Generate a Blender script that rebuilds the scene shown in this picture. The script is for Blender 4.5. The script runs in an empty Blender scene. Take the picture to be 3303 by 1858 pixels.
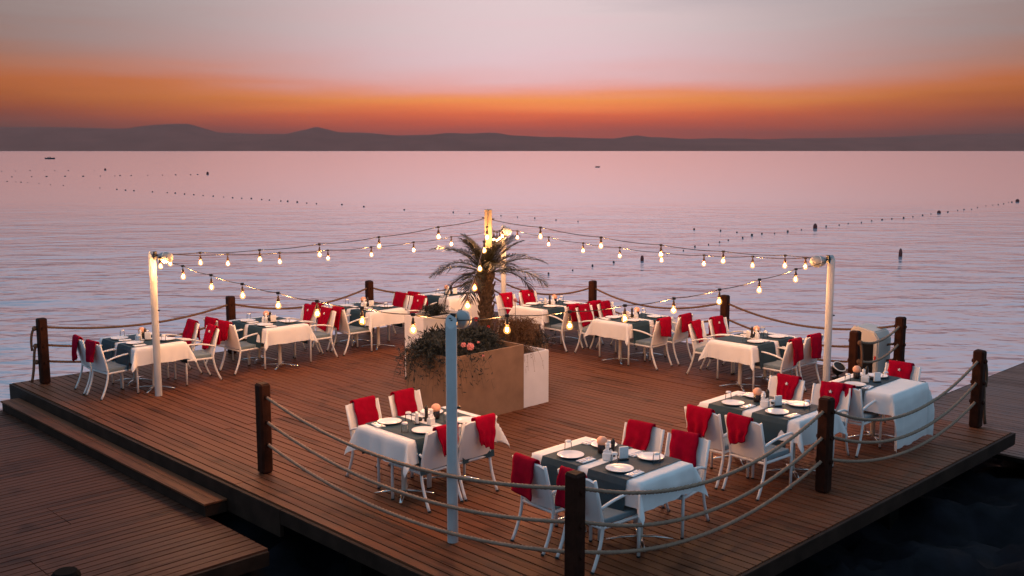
import bpy, bmesh, math, random
from mathutils import Vector, Matrix, noise as mnoise
R = math.radians
rnd = random.Random(7)
sc = bpy.context.scene
C = sc.collection

def lin(r, g, b):
    f = lambda c: (c/255/12.92) if c/255 <= .04045 else ((c/255+.055)/1.055)**2.4
    return (f(r), f(g), f(b), 1)

# ------------------------------------------------------------------ camera
cam_d = bpy.data.cameras.new('camera'); cam = bpy.data.objects.new('camera', cam_d); C.objects.link(cam)
cam.location = (0, 0, 3.8); cam.rotation_euler = (R(90-7.716), 0, 0)
cam_d.sensor_width = 36; cam_d.lens = 35.64; cam_d.clip_start = .1; cam_d.clip_end = 120000
sc.camera = cam

# ------------------------------------------------------------------ sky
world = bpy.data.worlds.new('World'); sc.world = world; world.use_nodes = True
wn = world.node_tree; wn.nodes.clear()
def W(t, **k):
    n = wn.nodes.new(t)
    for a, b in k.items(): setattr(n, a, b)
    return n
def wm(op, a, b=None, c=None):
    n = W('ShaderNodeMath', operation=op)
    for i, v in enumerate((a, b, c)):
        if v is None: continue
        if isinstance(v, (int, float)): n.inputs[i].default_value = v
        else: wn.links.new(v, n.inputs[i])
    return n.outputs[0]
tc = W('ShaderNodeTexCoord'); sx = W('ShaderNodeSeparateXYZ'); wn.links.new(tc.outputs['Generated'], sx.inputs[0])
elev = wm('MULTIPLY', wm('ARCSINE', sx.outputs[2]), 180/math.pi)                 # degrees
# long soft cloud streaks lift and lower the bands a little
mp = W('ShaderNodeMapping'); mp.inputs['Scale'].default_value = (2.2, 2.2, 26)
wn.links.new(tc.outputs['Generated'], mp.inputs[0])
nz = W('ShaderNodeTexNoise'); nz.inputs['Scale'].default_value = 1.0; nz.inputs['Detail'].default_value = 4
wn.links.new(mp.outputs[0], nz.inputs['Vector'])
wob = wm('SUBTRACT', nz.outputs['Fac'], .5)
elev2 = wm('ADD', elev, wm('MULTIPLY', wob, wm('MULTIPLY', wm('MINIMUM', wm('MAXIMUM', elev, 0), 20), .95)))
t = wm('POWER', wm('DIVIDE', wm('MAXIMUM', elev2, 0), 90), .5)
def sky_ramp(stops):
    r = W('ShaderNodeValToRGB'); wn.links.new(t, r.inputs[0]); el = r.color_ramp.elements
    while len(el) < len(stops): el.new(.5)
    for e, (d, c) in zip(el, stops):
        e.position = math.sqrt(d/90); e.color = lin(*c)
    return r.outputs[0]
high = [(20, (156, 172, 194)), (40, (142, 174, 198)), (90, (140, 174, 202))]
mid_sky = sky_ramp([(0, (150, 72, 64)), (.95, (166, 77, 66)), (1.5, (206, 86, 56)), (2.0, (236, 108, 62)), (2.45, (253, 136, 74)), (2.9, (255, 154, 80)),
                    (3.3, (251, 156, 112)), (3.75, (245, 170, 160)), (4.3, (239, 187, 188)), (5.4, (234, 200, 205)), (6.9, (229, 206, 208)), (8.0, (212, 193, 197)), (12, (222, 184, 190)), (17, (206, 180, 192))]+[(28, (164, 176, 196))]+high[1:])
side_sky = sky_ramp([(0, (58, 50, 56)), (1.15, (80, 56, 54)), (1.83, (116, 60, 44)), (2.6, (144, 70, 33)), (3.25, (172, 90, 38)), (4.1, (168, 98, 54)),
                     (5.0, (152, 100, 74)), (6.7, (136, 114, 108)), (8.0, (150, 138, 134)), (12, (144, 156, 172))]+high)
# afterglow strongest where the sun went down, fading sideways along the horizon
az = wm('ARCTAN2', sx.outputs[0], sx.outputs[1])
g1 = wm('EXPONENT', wm('MULTIPLY', wm('POWER', wm('ABSOLUTE', wm('DIVIDE', wm('SUBTRACT', az, .02), .33)), 2.0), -1))
low = wm('SUBTRACT', 1, wm('MINIMUM', wm('DIVIDE', wm('MAXIMUM', elev, 0), 28), 1))
mixn = W('ShaderNodeMix', data_type='RGBA'); mixn.clamp_factor = True
wn.links.new(wm('SUBTRACT', 1, g1), mixn.inputs[0]); wn.links.new(mid_sky, mixn.inputs[6]); wn.links.new(side_sky, mixn.inputs[7])
# away from the afterglow the low sky is the blue of dusk
back = wm('MULTIPLY', wm('MINIMUM', wm('MAXIMUM', wm('DIVIDE', wm('SUBTRACT', wm('ABSOLUTE', az), .7), 1.1), 0), 1), wm('POWER', low, .5))
mixb = W('ShaderNodeMix', data_type='RGBA'); wn.links.new(back, mixb.inputs[0]); wn.links.new(mixn.outputs[2], mixb.inputs[6]); mixb.inputs[7].default_value = lin(112, 146, 168)
bg = W('ShaderNodeBackground'); wn.links.new(mixb.outputs[2], bg.inputs[0]); bg.inputs[1].default_value = 1.0
wo = W('ShaderNodeOutputWorld'); wn.links.new(bg.outputs[0], wo.inputs[0])

# the sun has just gone: only a broad, weak glow is left over the sea
sd = bpy.data.lights.new('sun', 'SUN'); sd.energy = .30; sd.angle = R(64); sd.color = (1, .52, .47)
sun = bpy.data.objects.new('sun', sd); C.objects.link(sun)
sun.rotation_euler = Vector((.05, 1, .10)).to_track_quat('Z', 'Y').to_euler()

vs = sc.view_settings
sc.display_settings.display_device = 'sRGB'
vs.view_transform = 'Standard'; vs.look = 'None'; vs.exposure = 0; vs.gamma = 1; vs.use_curve_mapping = False
sc.render.engine = 'CYCLES'
sc.cycles.use_denoising = True
sc.cycles.sample_clamp_indirect = 6
sc.cycles.max_bounces = 6; sc.cycles.transparent_max_bounces = 12
sc.cycles.caustics_reflective = False; sc.cycles.caustics_refractive = False

# ------------------------------------------------------------------ materials
def mat(name, col, rough=.6, metal=0, var=0, vscale=3, bump=0, bscale=60, spec=.5, sheen=0, objvar=0):
    m = bpy.data.materials.new(name); m.use_nodes = True
    nt = m.node_tree; p = nt.nodes['Principled BSDF']
    p.inputs['Base Color'].default_value = (*col, 1); p.inputs['Roughness'].default_value = rough
    p.inputs['Metallic'].default_value = metal; p.inputs['Specular IOR Level'].default_value = spec
    if sheen: p.inputs['Sheen Weight'].default_value = sheen
    tcn = nt.nodes.new('ShaderNodeTexCoord')
    src = None
    if var:
        n = nt.nodes.new('ShaderNodeTexNoise'); n.inputs['Scale'].default_value = vscale; n.inputs['Detail'].default_value = 5
        nt.links.new(tcn.outputs['Object'], n.inputs['Vector'])
        r = nt.nodes.new('ShaderNodeMapRange'); r.inputs[1].default_value = .3; r.inputs[2].default_value = .7
        r.inputs[3].default_value = 1-var; r.inputs[4].default_value = 1+var
        nt.links.new(n.outputs['Fac'], r.inputs[0]); src = r.outputs[0]
    if objvar:
        oi = nt.nodes.new('ShaderNodeObjectInfo')
        r2 = nt.nodes.new('ShaderNodeMapRange'); r2.inputs[3].default_value = 1-objvar; r2.inputs[4].default_value = 1+objvar
        nt.links.new(oi.outputs['Random'], r2.inputs[0])
        if src is None: src = r2.outputs[0]
        else:
            mu = nt.nodes.new('ShaderNodeMath'); mu.operation = 'MULTIPLY'
            nt.links.new(src, mu.inputs[0]); nt.links.new(r2.outputs[0], mu.inputs[1]); src = mu.outputs[0]
    if src is not None:
        vm = nt.nodes.new('ShaderNodeVectorMath'); vm.operation = 'SCALE'; vm.inputs[0].default_value = col
        nt.links.new(src, vm.inputs['Scale']); nt.links.new(vm.outputs[0], p.inputs['Base Color'])
    if bump:
        n = nt.nodes.new('ShaderNodeTexNoise'); n.inputs['Scale'].default_value = bscale; n.inputs['Detail'].default_value = 3
        nt.links.new(tcn.outputs['Object'], n.inputs['Vector'])
        b = nt.nodes.new('ShaderNodeBump'); b.inputs['Strength'].default_value = bump; b.inputs['Distance'].default_value = .01
        nt.links.new(n.outputs['Fac'], b.inputs['Height']); nt.links.new(b.outputs[0], p.inputs['Normal'])
    return m

DECK_A = 44.5
def wood_mat(name, c1, c2, along, rough=.55, seedobj=.35):
    """decking: grain drawn out along the boards, worn and paler patches, every board its own tone"""
    m = bpy.data.materials.new(name); m.use_nodes = True
    nt = m.node_tree; p = nt.nodes['Principled BSDF']
    geo = nt.nodes.new('ShaderNodeNewGeometry')
    mp = nt.nodes.new('ShaderNodeMapping'); mp.vector_type = 'TEXTURE'
    mp.inputs['Rotation'].default_value = (0, 0, R(DECK_A))
    mp.inputs['Scale'].default_value = (.035, .9, .05) if along == 'v' else (.9, .035, .05)
    nt.links.new(geo.outputs['Position'], mp.inputs[0])
    n = nt.nodes.new('ShaderNodeTexNoise'); n.inputs['Scale'].default_value = 1.0; n.inputs['Detail'].default_value = 6
    nt.links.new(mp.outputs[0], n.inputs['Vector'])
    n2 = nt.nodes.new('ShaderNodeTexNoise'); n2.inputs['Scale'].default_value = .9; n2.inputs['Detail'].default_value = 4
    nt.links.new(geo.outputs['Position'], n2.inputs['Vector'])
    oi = nt.nodes.new('ShaderNodeObjectInfo')
    add = nt.nodes.new('ShaderNodeMath'); add.operation = 'MULTIPLY_ADD'; add.inputs[1].default_value = seedobj
    nt.links.new(oi.outputs['Random'], add.inputs[0]); nt.links.new(n.outputs['Fac'], add.inputs[2])
    add2 = nt.nodes.new('ShaderNodeMath'); add2.operation = 'MULTIPLY_ADD'; add2.inputs[1].default_value = .7
    nt.links.new(n2.outputs['Fac'], add2.inputs[0]); nt.links.new(add.outputs[0], add2.inputs[2])
    r = nt.nodes.new('ShaderNodeValToRGB'); nt.links.new(add2.outputs[0], r.inputs[0])
    r.color_ramp.elements[0].position = .62; r.color_ramp.elements[0].color = (*c1, 1)
    r.color_ramp.elements[1].position = 1.28 if False else 1.0; r.color_ramp.elements[1].color = (*c2, 1)
    n3 = nt.nodes.new('ShaderNodeTexNoise'); n3.inputs['Scale'].default_value = .55; n3.inputs['Detail'].default_value = 6; n3.inputs['Roughness'].default_value = .65
    n3.noise_dimensions = '4D'; n3.inputs['W'].default_value = 4.2
    nt.links.new(geo.outputs['Position'], n3.inputs['Vector'])
    wr = nt.nodes.new('ShaderNodeMapRange'); wr.inputs[1].default_value = .50; wr.inputs[2].default_value = .72; wr.inputs[4].default_value = .55
    nt.links.new(n3.outputs['Fac'], wr.inputs[0])
    mw = nt.nodes.new('ShaderNodeMix'); mw.data_type = 'RGBA'; nt.links.new(wr.outputs[0], mw.inputs[0]); nt.links.new(r.outputs[0], mw.inputs[6])
    mw.inputs[7].default_value = (c2[0]*.85, c2[1]*1.25, c2[2]*1.7, 1)
    n4 = nt.nodes.new('ShaderNodeTexNoise'); n4.inputs['Scale'].default_value = 1.6; n4.inputs['Detail'].default_value = 5
    nt.links.new(geo.outputs['Position'], n4.inputs['Vector'])
    ws = nt.nodes.new('ShaderNodeMapRange'); ws.inputs[1].default_value = .60; ws.inputs[2].default_value = .72; ws.inputs[4].default_value = .6
    nt.links.new(n4.outputs['Fac'], ws.inputs[0])
    ms = nt.nodes.new('ShaderNodeMix'); ms.data_type = 'RGBA'; nt.links.new(ws.outputs[0], ms.inputs[0]); nt.links.new(mw.outputs[2], ms.inputs[6])
    ms.inputs[7].default_value = (c1[0]*.7, c1[1]*.7, c1[2]*.7, 1)
    nt.links.new(ms.outputs[2], p.inputs['Base Color'])
    p.inputs['Roughness'].default_value = rough; p.inputs['Specular IOR Level'].default_value = .10
    b = nt.nodes.new('ShaderNodeBump'); b.inputs['Strength'].default_value = .35; b.inputs['Distance'].default_value = .006
    nt.links.new(n.outputs['Fac'], b.inputs['Height']); nt.links.new(b.outputs[0], p.inputs['Normal'])
    return m

M = {}
M['deck_v'] = wood_mat('decking boards', (.048, .0150, .0068), (.170, .060, .029), 'v')
M['deck_u'] = wood_mat('cross decking boards', (.028, .0095, .006), (.098, .037, .022), 'u')
M['jetty'] = wood_mat('weathered jetty boards', (.07, .034, .025), (.19, .105, .082), 'v')
M['joist'] = mat('dark joists', (.010, .008, .007), .9, spec=.05)
M['fascia'] = mat('stained fascia board', (.032, .017, .012), .7, var=.35, vscale=4, bump=.3, spec=.12)
M['post'] = mat('dark stained post', (.032, .010, .0055), .7, var=.4, vscale=6, bump=.4, bscale=30, spec=.12)
M['rope'] = mat('twisted hemp rope', (.28, .185, .13), .85, var=.2, vscale=25, bump=.4, bscale=150)
M['oldrope'] = mat('weathered rope', (.14, .075, .045), .9, var=.2, vscale=25)
M['white'] = mat('white painted metal', (.78, .77, .77), .4, var=.03)
M['pole'] = mat('white painted pole', (.44, .44, .45), .5, var=.08, vscale=5)
M['sling'] = mat('white woven sling', (.76, .74, .74), .7, bump=.25, bscale=300)
M['cushion'] = mat('grey blue cushion', (.17, .235, .27), .85, var=.12, vscale=9, bump=.2, bscale=250, sheen=.2)
M['foot'] = mat('black foot cap', (.01, .01, .01), .6)
M['towel'] = mat('red terry towel', (.36, .0005, .022), .95, var=.16, vscale=14, bump=.7, bscale=220, spec=.1, objvar=.12)
M['emblem'] = mat('white embroidery', (.8, .8, .8), .8)
M['cloth'] = mat('white tablecloth', (.80, .79, .79), .85, var=.03, vscale=6, bump=.15, bscale=120)
M['runner'] = mat('dark teal runner', (.020, .052, .072), .7, spec=.3, var=.12, vscale=8, bump=.15, bscale=200)
M['board'] = mat('tabletop board', (.5, .45, .4), .6)
M['column'] = mat('cream table column', (.62, .56, .50), .5)
M['chrome'] = mat('polished table foot', (.75, .74, .72), .18, 1)
M['ceramic'] = mat('white glazed plate', (.82, .80, .79), .15)
M['napkin'] = mat('paper napkin', (.82, .82, .83), .9)
M['steel'] = mat('steel cutlery', (.7, .7, .7), .2, 1)
M['black'] = mat('black plastic', (.012, .012, .013), .35)
M['darkmill'] = mat('dark wood mill', (.02, .013, .012), .35)
M['whitemill'] = mat('white mill', (.8, .79, .78), .35)
M['jar'] = mat('dark candle glass', (.018, .012, .014), .12)
M['wax'] = mat('peach candle wax', (.85, .42, .27), .5)
M['card'] = mat('white card', (.78, .79, .8), .6, var=.08, vscale=30)
M['mast'] = mat('cream painted timber', (.36, .28, .195), .6, var=.15, vscale=5)
M['planter_white'] = mat('white planter render', (.78, .76, .78), .6, var=.05, vscale=4)
M['planter_tan'] = mat('tan planter render', (.26, .150, .092), .8, var=.14, vscale=5, bump=.2, bscale=80)
M['soil'] = mat('dark soil', (.02, .014, .01), .95, bump=.6, bscale=40)
M['trunk'] = mat('fibrous palm trunk', (.085, .05, .03), .9, var=.45, vscale=22, bump=.9, bscale=60)
M['frond'] = mat('palm leaf', (.013, .014, .009), .55, var=.3, vscale=8, objvar=.25)
M['leafdark'] = mat('dark trailing foliage', (.010, .015, .013), .7, var=.3, vscale=15)
M['leafbrown'] = mat('dry feathery grass', (.15, .075, .035), .8, var=.35, vscale=15)
M['pink'] = mat('pink petals', (.75, .27, .27), .7, var=.2, vscale=60)
M['red'] = mat('red petals', (.60, .02, .015), .7)
M['wire'] = mat('black cable', (.02, .012, .01), .5)
M['socket'] = mat('brown bulb socket', (.07, .03, .015), .4)
M['shell'] = mat('grey white speaker shell', (.32, .32, .32), .5)
M['rock'] = mat('near black rock', (.006, .006, .009), .9, var=.6, vscale=2.5, bump=.9, bscale=8, spec=.12)  # near-black base colour holds the shade below the deck
M['hill'] = mat('far hillside', (.36, .12, .09), 1, var=.1, vscale=.002, spec=0)
M['hull'] = mat('dark boat hull', (.02, .022, .035), .3)
M['buoy'] = mat('dark float', (.045, .02, .02), .5)
M['redbuoy'] = mat('dull red buoy', (.16, .03, .025), .5)
M['binwhite'] = mat('off white bin shell', (.60, .55, .50), .5, var=.08)
M['bindark'] = mat('dark bin panel', (.008, .009, .012), .7, spec=.1)

def glow(name, col, strength):
    m = bpy.data.materials.new(name); m.use_nodes = True
    nt = m.node_tree; nt.nodes.clear()
    e = nt.nodes.new('ShaderNodeEmission'); e.inputs[0].default_value = (*col, 1); e.inputs[1].default_value = strength
    o = nt.nodes.new('ShaderNodeOutputMaterial'); nt.links.new(e.outputs[0], o.inputs[0]); return m
M['filament'] = glow('glowing filament', (1, .44, .15), 3000)
def amber():
    m = bpy.data.materials.new('amber bulb glass'); m.use_nodes = True; nt = m.node_tree; nt.nodes.clear()
    tr = nt.nodes.new('ShaderNodeBsdfTransparent'); tr.inputs[0].default_value = (.97, .93, .86, 1)
    e = nt.nodes.new('ShaderNodeEmission'); e.inputs[0].default_value = (1, .44, .11, 1); e.inputs[1].default_value = .75
    a = nt.nodes.new('ShaderNodeAddShader'); o = nt.nodes.new('ShaderNodeOutputMaterial')
    nt.links.new(tr.outputs[0], a.inputs[0]); nt.links.new(e.outputs[0], a.inputs[1]); nt.links.new(a.outputs[0], o.inputs[0])
    m.cycles.emission_sampling = 'NONE'; return m
M['bulb'] = amber()

def glass_mat():
    m = bpy.data.materials.new('clear tumbler glass'); m.use_nodes = True
    nt = m.node_tree; nt.nodes.clear()
    tr = nt.nodes.new('ShaderNodeBsdfTransparent'); tr.inputs[0].default_value = (.95, .97, .98, 1)
    gl = nt.nodes.new('ShaderNodeBsdfGlossy'); gl.inputs['Roughness'].default_value = .05
    fr = nt.nodes.new('ShaderNodeFresnel'); fr.inputs[0].default_value = 1.25
    mx = nt.nodes.new('ShaderNodeMixShader'); o = nt.nodes.new('ShaderNodeOutputMaterial')
    nt.links.new(fr.outputs[0], mx.inputs[0]); nt.links.new(tr.outputs[0], mx.inputs[1]); nt.links.new(gl.outputs[0], mx.inputs[2])
    nt.links.new(mx.outputs[0], o.inputs[0]); return m
M['glass'] = glass_mat()

def water_mat():
    m = bpy.data.materials.new('evening sea'); m.use_nodes = True
    nt = m.node_tree; p = nt.nodes['Principled BSDF']
    p.inputs['Base Color'].default_value = (.34, .36, .44, 1); p.inputs['Roughness'].default_value = .13
    p.inputs['IOR'].default_value = 4.0
    geo = nt.nodes.new('ShaderNodeNewGeometry')
    hs = []
    for sxy, scale, det, amp, rot in (((.50, 1), .28, 3, .75, 4), ((.55, 1), .85, 3, .34, -5), ((.6, 1), 2.4, 2, .085, 8)):
        mp = nt.nodes.new('ShaderNodeMapping'); mp.inputs['Scale'].default_value = (*sxy, 1); mp.inputs['Rotation'].default_value = (0, 0, R(rot))
        nt.links.new(geo.outputs['Position'], mp.inputs[0])
        n = nt.nodes.new('ShaderNodeTexNoise'); n.inputs['Scale'].default_value = scale; n.inputs['Detail'].default_value = det
        n.inputs['Roughness'].default_value = .5; n.inputs['Distortion'].default_value = .35
        nt.links.new(mp.outputs[0], n.inputs['Vector'])
        k = nt.nodes.new('ShaderNodeMath'); k.operation = 'MULTIPLY'; k.inputs[1].default_value = amp
        nt.links.new(n.outputs['Fac'], k.inputs[0]); hs.append(k.outputs[0])
    a = nt.nodes.new('ShaderNodeMath'); nt.links.new(hs[0], a.inputs[0]); nt.links.new(hs[1], a.inputs[1])
    b2 = nt.nodes.new('ShaderNodeMath'); nt.links.new(a.outputs[0], b2.inputs[0]); nt.links.new(hs[2], b2.inputs[1])
    # the sea lies calmer farther out
    sp = nt.nodes.new('ShaderNodeSeparateXYZ'); nt.links.new(geo.outputs['Position'], sp.inputs[0])
    fr = nt.nodes.new('ShaderNodeMapRange'); fr.inputs[1].default_value = 12; fr.inputs[2].default_value = 95; fr.inputs[3].default_value = 1; fr.inputs[4].default_value = .07
    nt.links.new(sp.outputs[1], fr.inputs[0])
    hm = nt.nodes.new('ShaderNodeMath'); hm.operation = 'MULTIPLY'; nt.links.new(b2.outputs[0], hm.inputs[0]); nt.links.new(fr.outputs[0], hm.inputs[1])
    b = nt.nodes.new('ShaderNodeBump'); b.inputs['Strength'].default_value = 1; b.inputs['Distance'].default_value = .50
    nt.links.new(hm.outputs[0], b.inputs['Height'])
    # all normals tilted landward, added so the sea reflects the pinker, higher sky
    va = nt.nodes.new('ShaderNodeVectorMath'); va.inputs[1].default_value = (0, -.014, 0); nt.links.new(b.outputs[0], va.inputs[0])
    vn = nt.nodes.new('ShaderNodeVectorMath'); vn.operation = 'NORMALIZE'; nt.links.new(va.outputs[0], vn.inputs[0])
    nt.links.new(vn.outputs[0], p.inputs['Normal'])
    return m
M['water'] = water_mat()

# ------------------------------------------------------------------ mesh helpers
def new(name, bm, m, parent=None, loc=None, rot=None, smooth=False):
    me = bpy.data.meshes.new(name); bm.normal_update(); bm.to_mesh(me); bm.free()
    if m: me.materials.append(M[m] if isinstance(m, str) else m)
    if smooth:
        for pl in me.polygons: pl.use_smooth = True
    o = bpy.data.objects.new(name, me); C.objects.link(o)
    if parent is not None: o.parent = parent
    if loc is not None: o.location = loc
    if rot is not None: o.rotation_euler = rot
    return o
def tag(o, label=None, cat=None, group=None, kind=None):
    if label: o['label'] = label
    if cat: o['category'] = cat
    if group: o['group'] = group
    if kind: o['kind'] = kind
    return o
def empty(name, loc=(0, 0, 0), rz=0):
    o = bpy.data.objects.new(name, None); C.objects.link(o); o.empty_display_size = .1
    o.location = loc; o.rotation_euler = (0, 0, rz); return o
def dup(root, loc, rz):
    def cp(o, par):
        c = o.copy(); C.objects.link(c); c.parent = par
        for ch in o.children: cp(ch, c)
        return c
    c = cp(root, None); c.location = loc; c.rotation_euler = (0, 0, rz); return c
def BM(): return bmesh.new()
def box(bm, x0, x1, y0, y1, z0, z1, bev=0, seg=1):
    r = bmesh.ops.create_cube(bm, size=1)['verts']
    for v in r: v.co = Vector((x0+(v.co.x+.5)*(x1-x0), y0+(v.co.y+.5)*(y1-y0), z0+(v.co.z+.5)*(z1-z0)))
    if bev:
        es = list({e for v in r for e in v.link_edges})
        bmesh.ops.bevel(bm, geom=es, offset=bev, segments=seg, affect='EDGES', profile=.7)
    return bm
def tube(bm, pts, r, n=8, cap=True, flat=1.0):
    pts = [Vector(p) for p in pts]; rings = []
    rs = r if isinstance(r, (list, tuple)) else [r]*len(pts)
    up = None
    for i, p in enumerate(pts):
        d = (pts[min(i+1, len(pts)-1)]-pts[max(i-1, 0)]).normalized()
        if up is None:
            up = Vector((0, 0, 1)) if abs(d.z) < .9 else Vector((1, 0, 0))
        s = d.cross(up)
        if s.length < 1e-4: s = d.cross(Vector((0, 1, 0)))
        s.normalize(); up = s.cross(d).normalized()
        rings.append([bm.verts.new(p+(s*math.cos(2*math.pi*k/n)+up*math.sin(2*math.pi*k/n)*flat)*rs[i]) for k in range(n)])
    for a, b in zip(rings, rings[1:]):
        for k in range(n): bm.faces.new((a[k], a[(k+1) % n], b[(k+1) % n], b[k]))
    if cap:
        bm.faces.new(rings[0][::-1]); bm.faces.new(rings[-1])
    return bm
def lathe(bm, prof, n=20, c=(0, 0, 0)):
    rings = []
    for r, z in prof:
        if r < 1e-5: rings.append([bm.verts.new((c[0], c[1], c[2]+z))])
        else: rings.append([bm.verts.new((c[0]+r*math.cos(2*math.pi*k/n), c[1]+r*math.sin(2*math.pi*k/n), c[2]+z)) for k in range(n)])
    for a, b in zip(rings, rings[1:]):
        for k in range(n):
            q = [a[k % len(a)], a[(k+1) % len(a)], b[(k+1) % len(b)], b[k % len(b)]]
            q = [v for i, v in enumerate(q) if v not in q[:i]]
            if len(q) > 2: bm.faces.new(q)
    return bm
def bez(a, b, c, d, n=8):
    a, b, c, d = map(Vector, (a, b, c, d))
    return [a*(1-t)**3+b*3*t*(1-t)**2+c*3*t*t*(1-t)+d*t**3 for t in [i/n for i in range(n+1)]]
def sheet(bm, grid, th=0):
    vs = [[bm.verts.new(p) for p in row] for row in grid]; fs = []
    for i in range(len(vs)-1):
        for j in range(len(vs[0])-1):
            fs.append(bm.faces.new((vs[i][j], vs[i][j+1], vs[i+1][j+1], vs[i+1][j])))
    if th:
        bm.normal_update(); bmesh.ops.solidify(bm, geom=fs, thickness=th)
    return bm
CA, SA = math.cos(R(DECK_A)), math.sin(R(DECK_A))
def uv(u, v, z=0): return Vector((CA*u-SA*v, SA*u+CA*v, z))      # deck axes: u away to the right, v away to the left
UA, VA = R(DECK_A), R(DECK_A+90)

# ------------------------------------------------------------------ sea, hills
WZ = -.9
HAZE = 1.3e-5
bm = BM(); vsq = [bm.verts.new(p) for p in ((-24000, -300, WZ), (24000, -300, WZ), (24000, 19500, WZ), (-24000, 19500, WZ))]
bm.faces.new(vsq); tag(new('sea', bm, 'water'), kind='structure')

F_PX, HZ = 2550, 379.0
ridge = [(-900, 330), (-400, 326), (0, 321), (130, 320), (250, 322), (340, 327), (372, 325), (400, 317), (440, 312), (488, 312.5), (515, 322), (560, 334),
         (640, 337), (740, 338), (785, 328), (818, 321), (842, 329), (870, 335), (930, 336), (1000, 342), (1080, 340), (1130, 334),
         (1180, 336), (1240, 334), (1290, 342), (1400, 345), (1540, 348), (1590, 341), (1630, 346), (1720, 350), (1800, 347),
         (1900, 350), (2050, 348), (2200, 345), (2350, 340), (2576, 336), (3000, 338), (3600, 345)]
def ridge_z(px, dist):
    for (a, ya), (b, yb) in zip(ridge, ridge[1:]):
        if a <= px <= b:
            k = (px-a)/(b-a); k = k*k*(3-2*k)*.6+k*.4
            y = ya+(yb-ya)*k; break
    else: y = 345
    return (HZ-y)/F_PX*dist
def range_mesh(name, dist, depth, factor, seed):
    bm = BM(); cols = 260; rows = 9; g = []
    for j in range(rows):
        f = j/(rows-1); row = []
        for i in range(cols+1):
            px = -900+4500*i/cols
            prof = math.sin(f*math.pi/2)**.8 if f <= .999 else 1
            y = dist+depth*f
            x = (px-1288)/F_PX*(dist+depth)
            h = ridge_z(px, dist+depth)*factor
            nzv = mnoise.fractal(Vector((x*.0009+seed, f*3, seed)), 1.0, 2.0, 5)
            z = h*prof*(1+nzv*.22*math.sin(f*math.pi))+ (nzv*6 if j == rows-1 else 0)
            row.append((x, y+ (mnoise.noise(Vector((x*.0004, seed, 2)))*500*(1-f)), WZ-2+max(z, 0) if j else WZ-2))
        g.append(row)
    g.append([(x, y+900, WZ-2) for x, y, z in g[-1]])
    sheet(bm, g)
    return tag(new(name, bm, 'hill', smooth=True), kind='structure')
range_mesh('hills', 15000, 2500, 1.0, 3.1)

# ------------------------------------------------------------------ timber decks
unit = BM(); box(unit, -.5, .5, -.5, .5, -1, 0); unit_me = bpy.data.meshes.new('plank'); unit.to_mesh(unit_me); unit.free()
plank_me = {}
for k in ('deck_v', 'deck_u', 'jetty'):
    me = unit_me.copy(); me.materials.append(M[k]); plank_me[k] = me
def plank(parent, mat_, u0, u1, v0, v1, z, th=.026):
    o = bpy.data.objects.new('plank', plank_me[mat_]); C.objects.link(o); o.parent = parent
    c = uv((u0+u1)/2, (v0+v1)/2, z+rnd.uniform(-.0015, .0015))
    o.location = c; o.rotation_euler = (rnd.uniform(-.0015, .0015), rnd.uniform(-.001, .001), UA); o.scale = (u1-u0, v1-v0, th)
def slab(name, rects, z0, z1, m):
    bm = BM()
    for (u0, u1, v0, v1) in rects:
        b = BM(); box(b, u0, u1, v0, v1, z0, z1); b.transform(Matrix.Rotation(UA, 4, 'Z'))
        me = bpy.data.meshes.new('x'); b.to_mesh(me); b.free(); bm.from_mesh(me); bpy.data.meshes.remove(me)
    return tag(new(name, bm, m), kind='structure')
PW, GAP = .12, .017
deck = slab('deck', [(5.63, 14.17, 4.83, 17.42), (14.17, 14.57, 7.0, 17.42)], -.075, -.027, 'joist')
i = 0; u = 5.60
while u < 14.59:
    v0, v1 = (4.80, 17.45) if u < 14.15 else (7.0, 17.45)
    cuts = [v0]; nxt = v0+[1.25, 3.45, 2.3, 4.4][(i//9) % 4]+rnd.uniform(-.004, .004)
    while nxt < v1-1.0: cuts.append(nxt); nxt += 4.2
    cuts.append(v1)
    for a, b in zip(cuts, cuts[1:]): plank(deck, 'deck_v', u+GAP/2, min(u+PW, 14.6)-GAP/2, a+.002, b-.002, 0)
    u += PW; i += 1
walk = slab('boardwalk', [(14.63, 16.42, 7.0, 17.42)], -.075, -.027, 'joist')
v = 6.98
while v < 17.4:
    plank(walk, 'deck_u', 14.61, 16.45, v+GAP/2, v+PW-GAP/2, -.002); v += PW
low = slab('lower_deck', [(-3.0, 5.28, 9.05, 17.0)], -.42, -.357, 'joist')
v = 9.03; i = 0
while v < 16.95:
    off = [0, 1.6, .7, 2.3][(i//6) % 4]
    cuts = [-3.0]; nxt = -1.2+off
    while nxt < 4.6: cuts.append(nxt); nxt += 3.0
    cuts.append(5.30)
    for a, b in zip(cuts, cuts[1:]): plank(low, 'deck_u', a+.004, b-.004, v+GAP/2, v+PW-GAP/2, -.33)
    v += PW; i += 1
jet = slab('jetty', [(14.3, 30, 4.2, 6.85)], -.42, -.357, 'joist')
u = 14.28
while u < 29.9:
    plank(jet, 'jetty', u+GAP/2, u+PW-GAP/2, 4.2, 6.88, -.33); u += PW

def uvbox(name, u0, u1, v0, v1, z0, z1, m, parent=None, bev=.006):
    bm = BM(); cu, cv = (u0+u1)/2, (v0+v1)/2
    box(bm, u0-cu, u1-cu, v0-cv, v1-cv, 0, z1-z0, bev)
    return new(name, bm, m, parent, uv(cu, cv, z0), (0, 0, UA))
def uvpart(name, u0, u1, v0, v1, z0, z1, m, parent, bev=.004):
    o = uvbox(name, u0, u1, v0, v1, z0, z1, m, None, bev); o.parent = parent; return o
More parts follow.
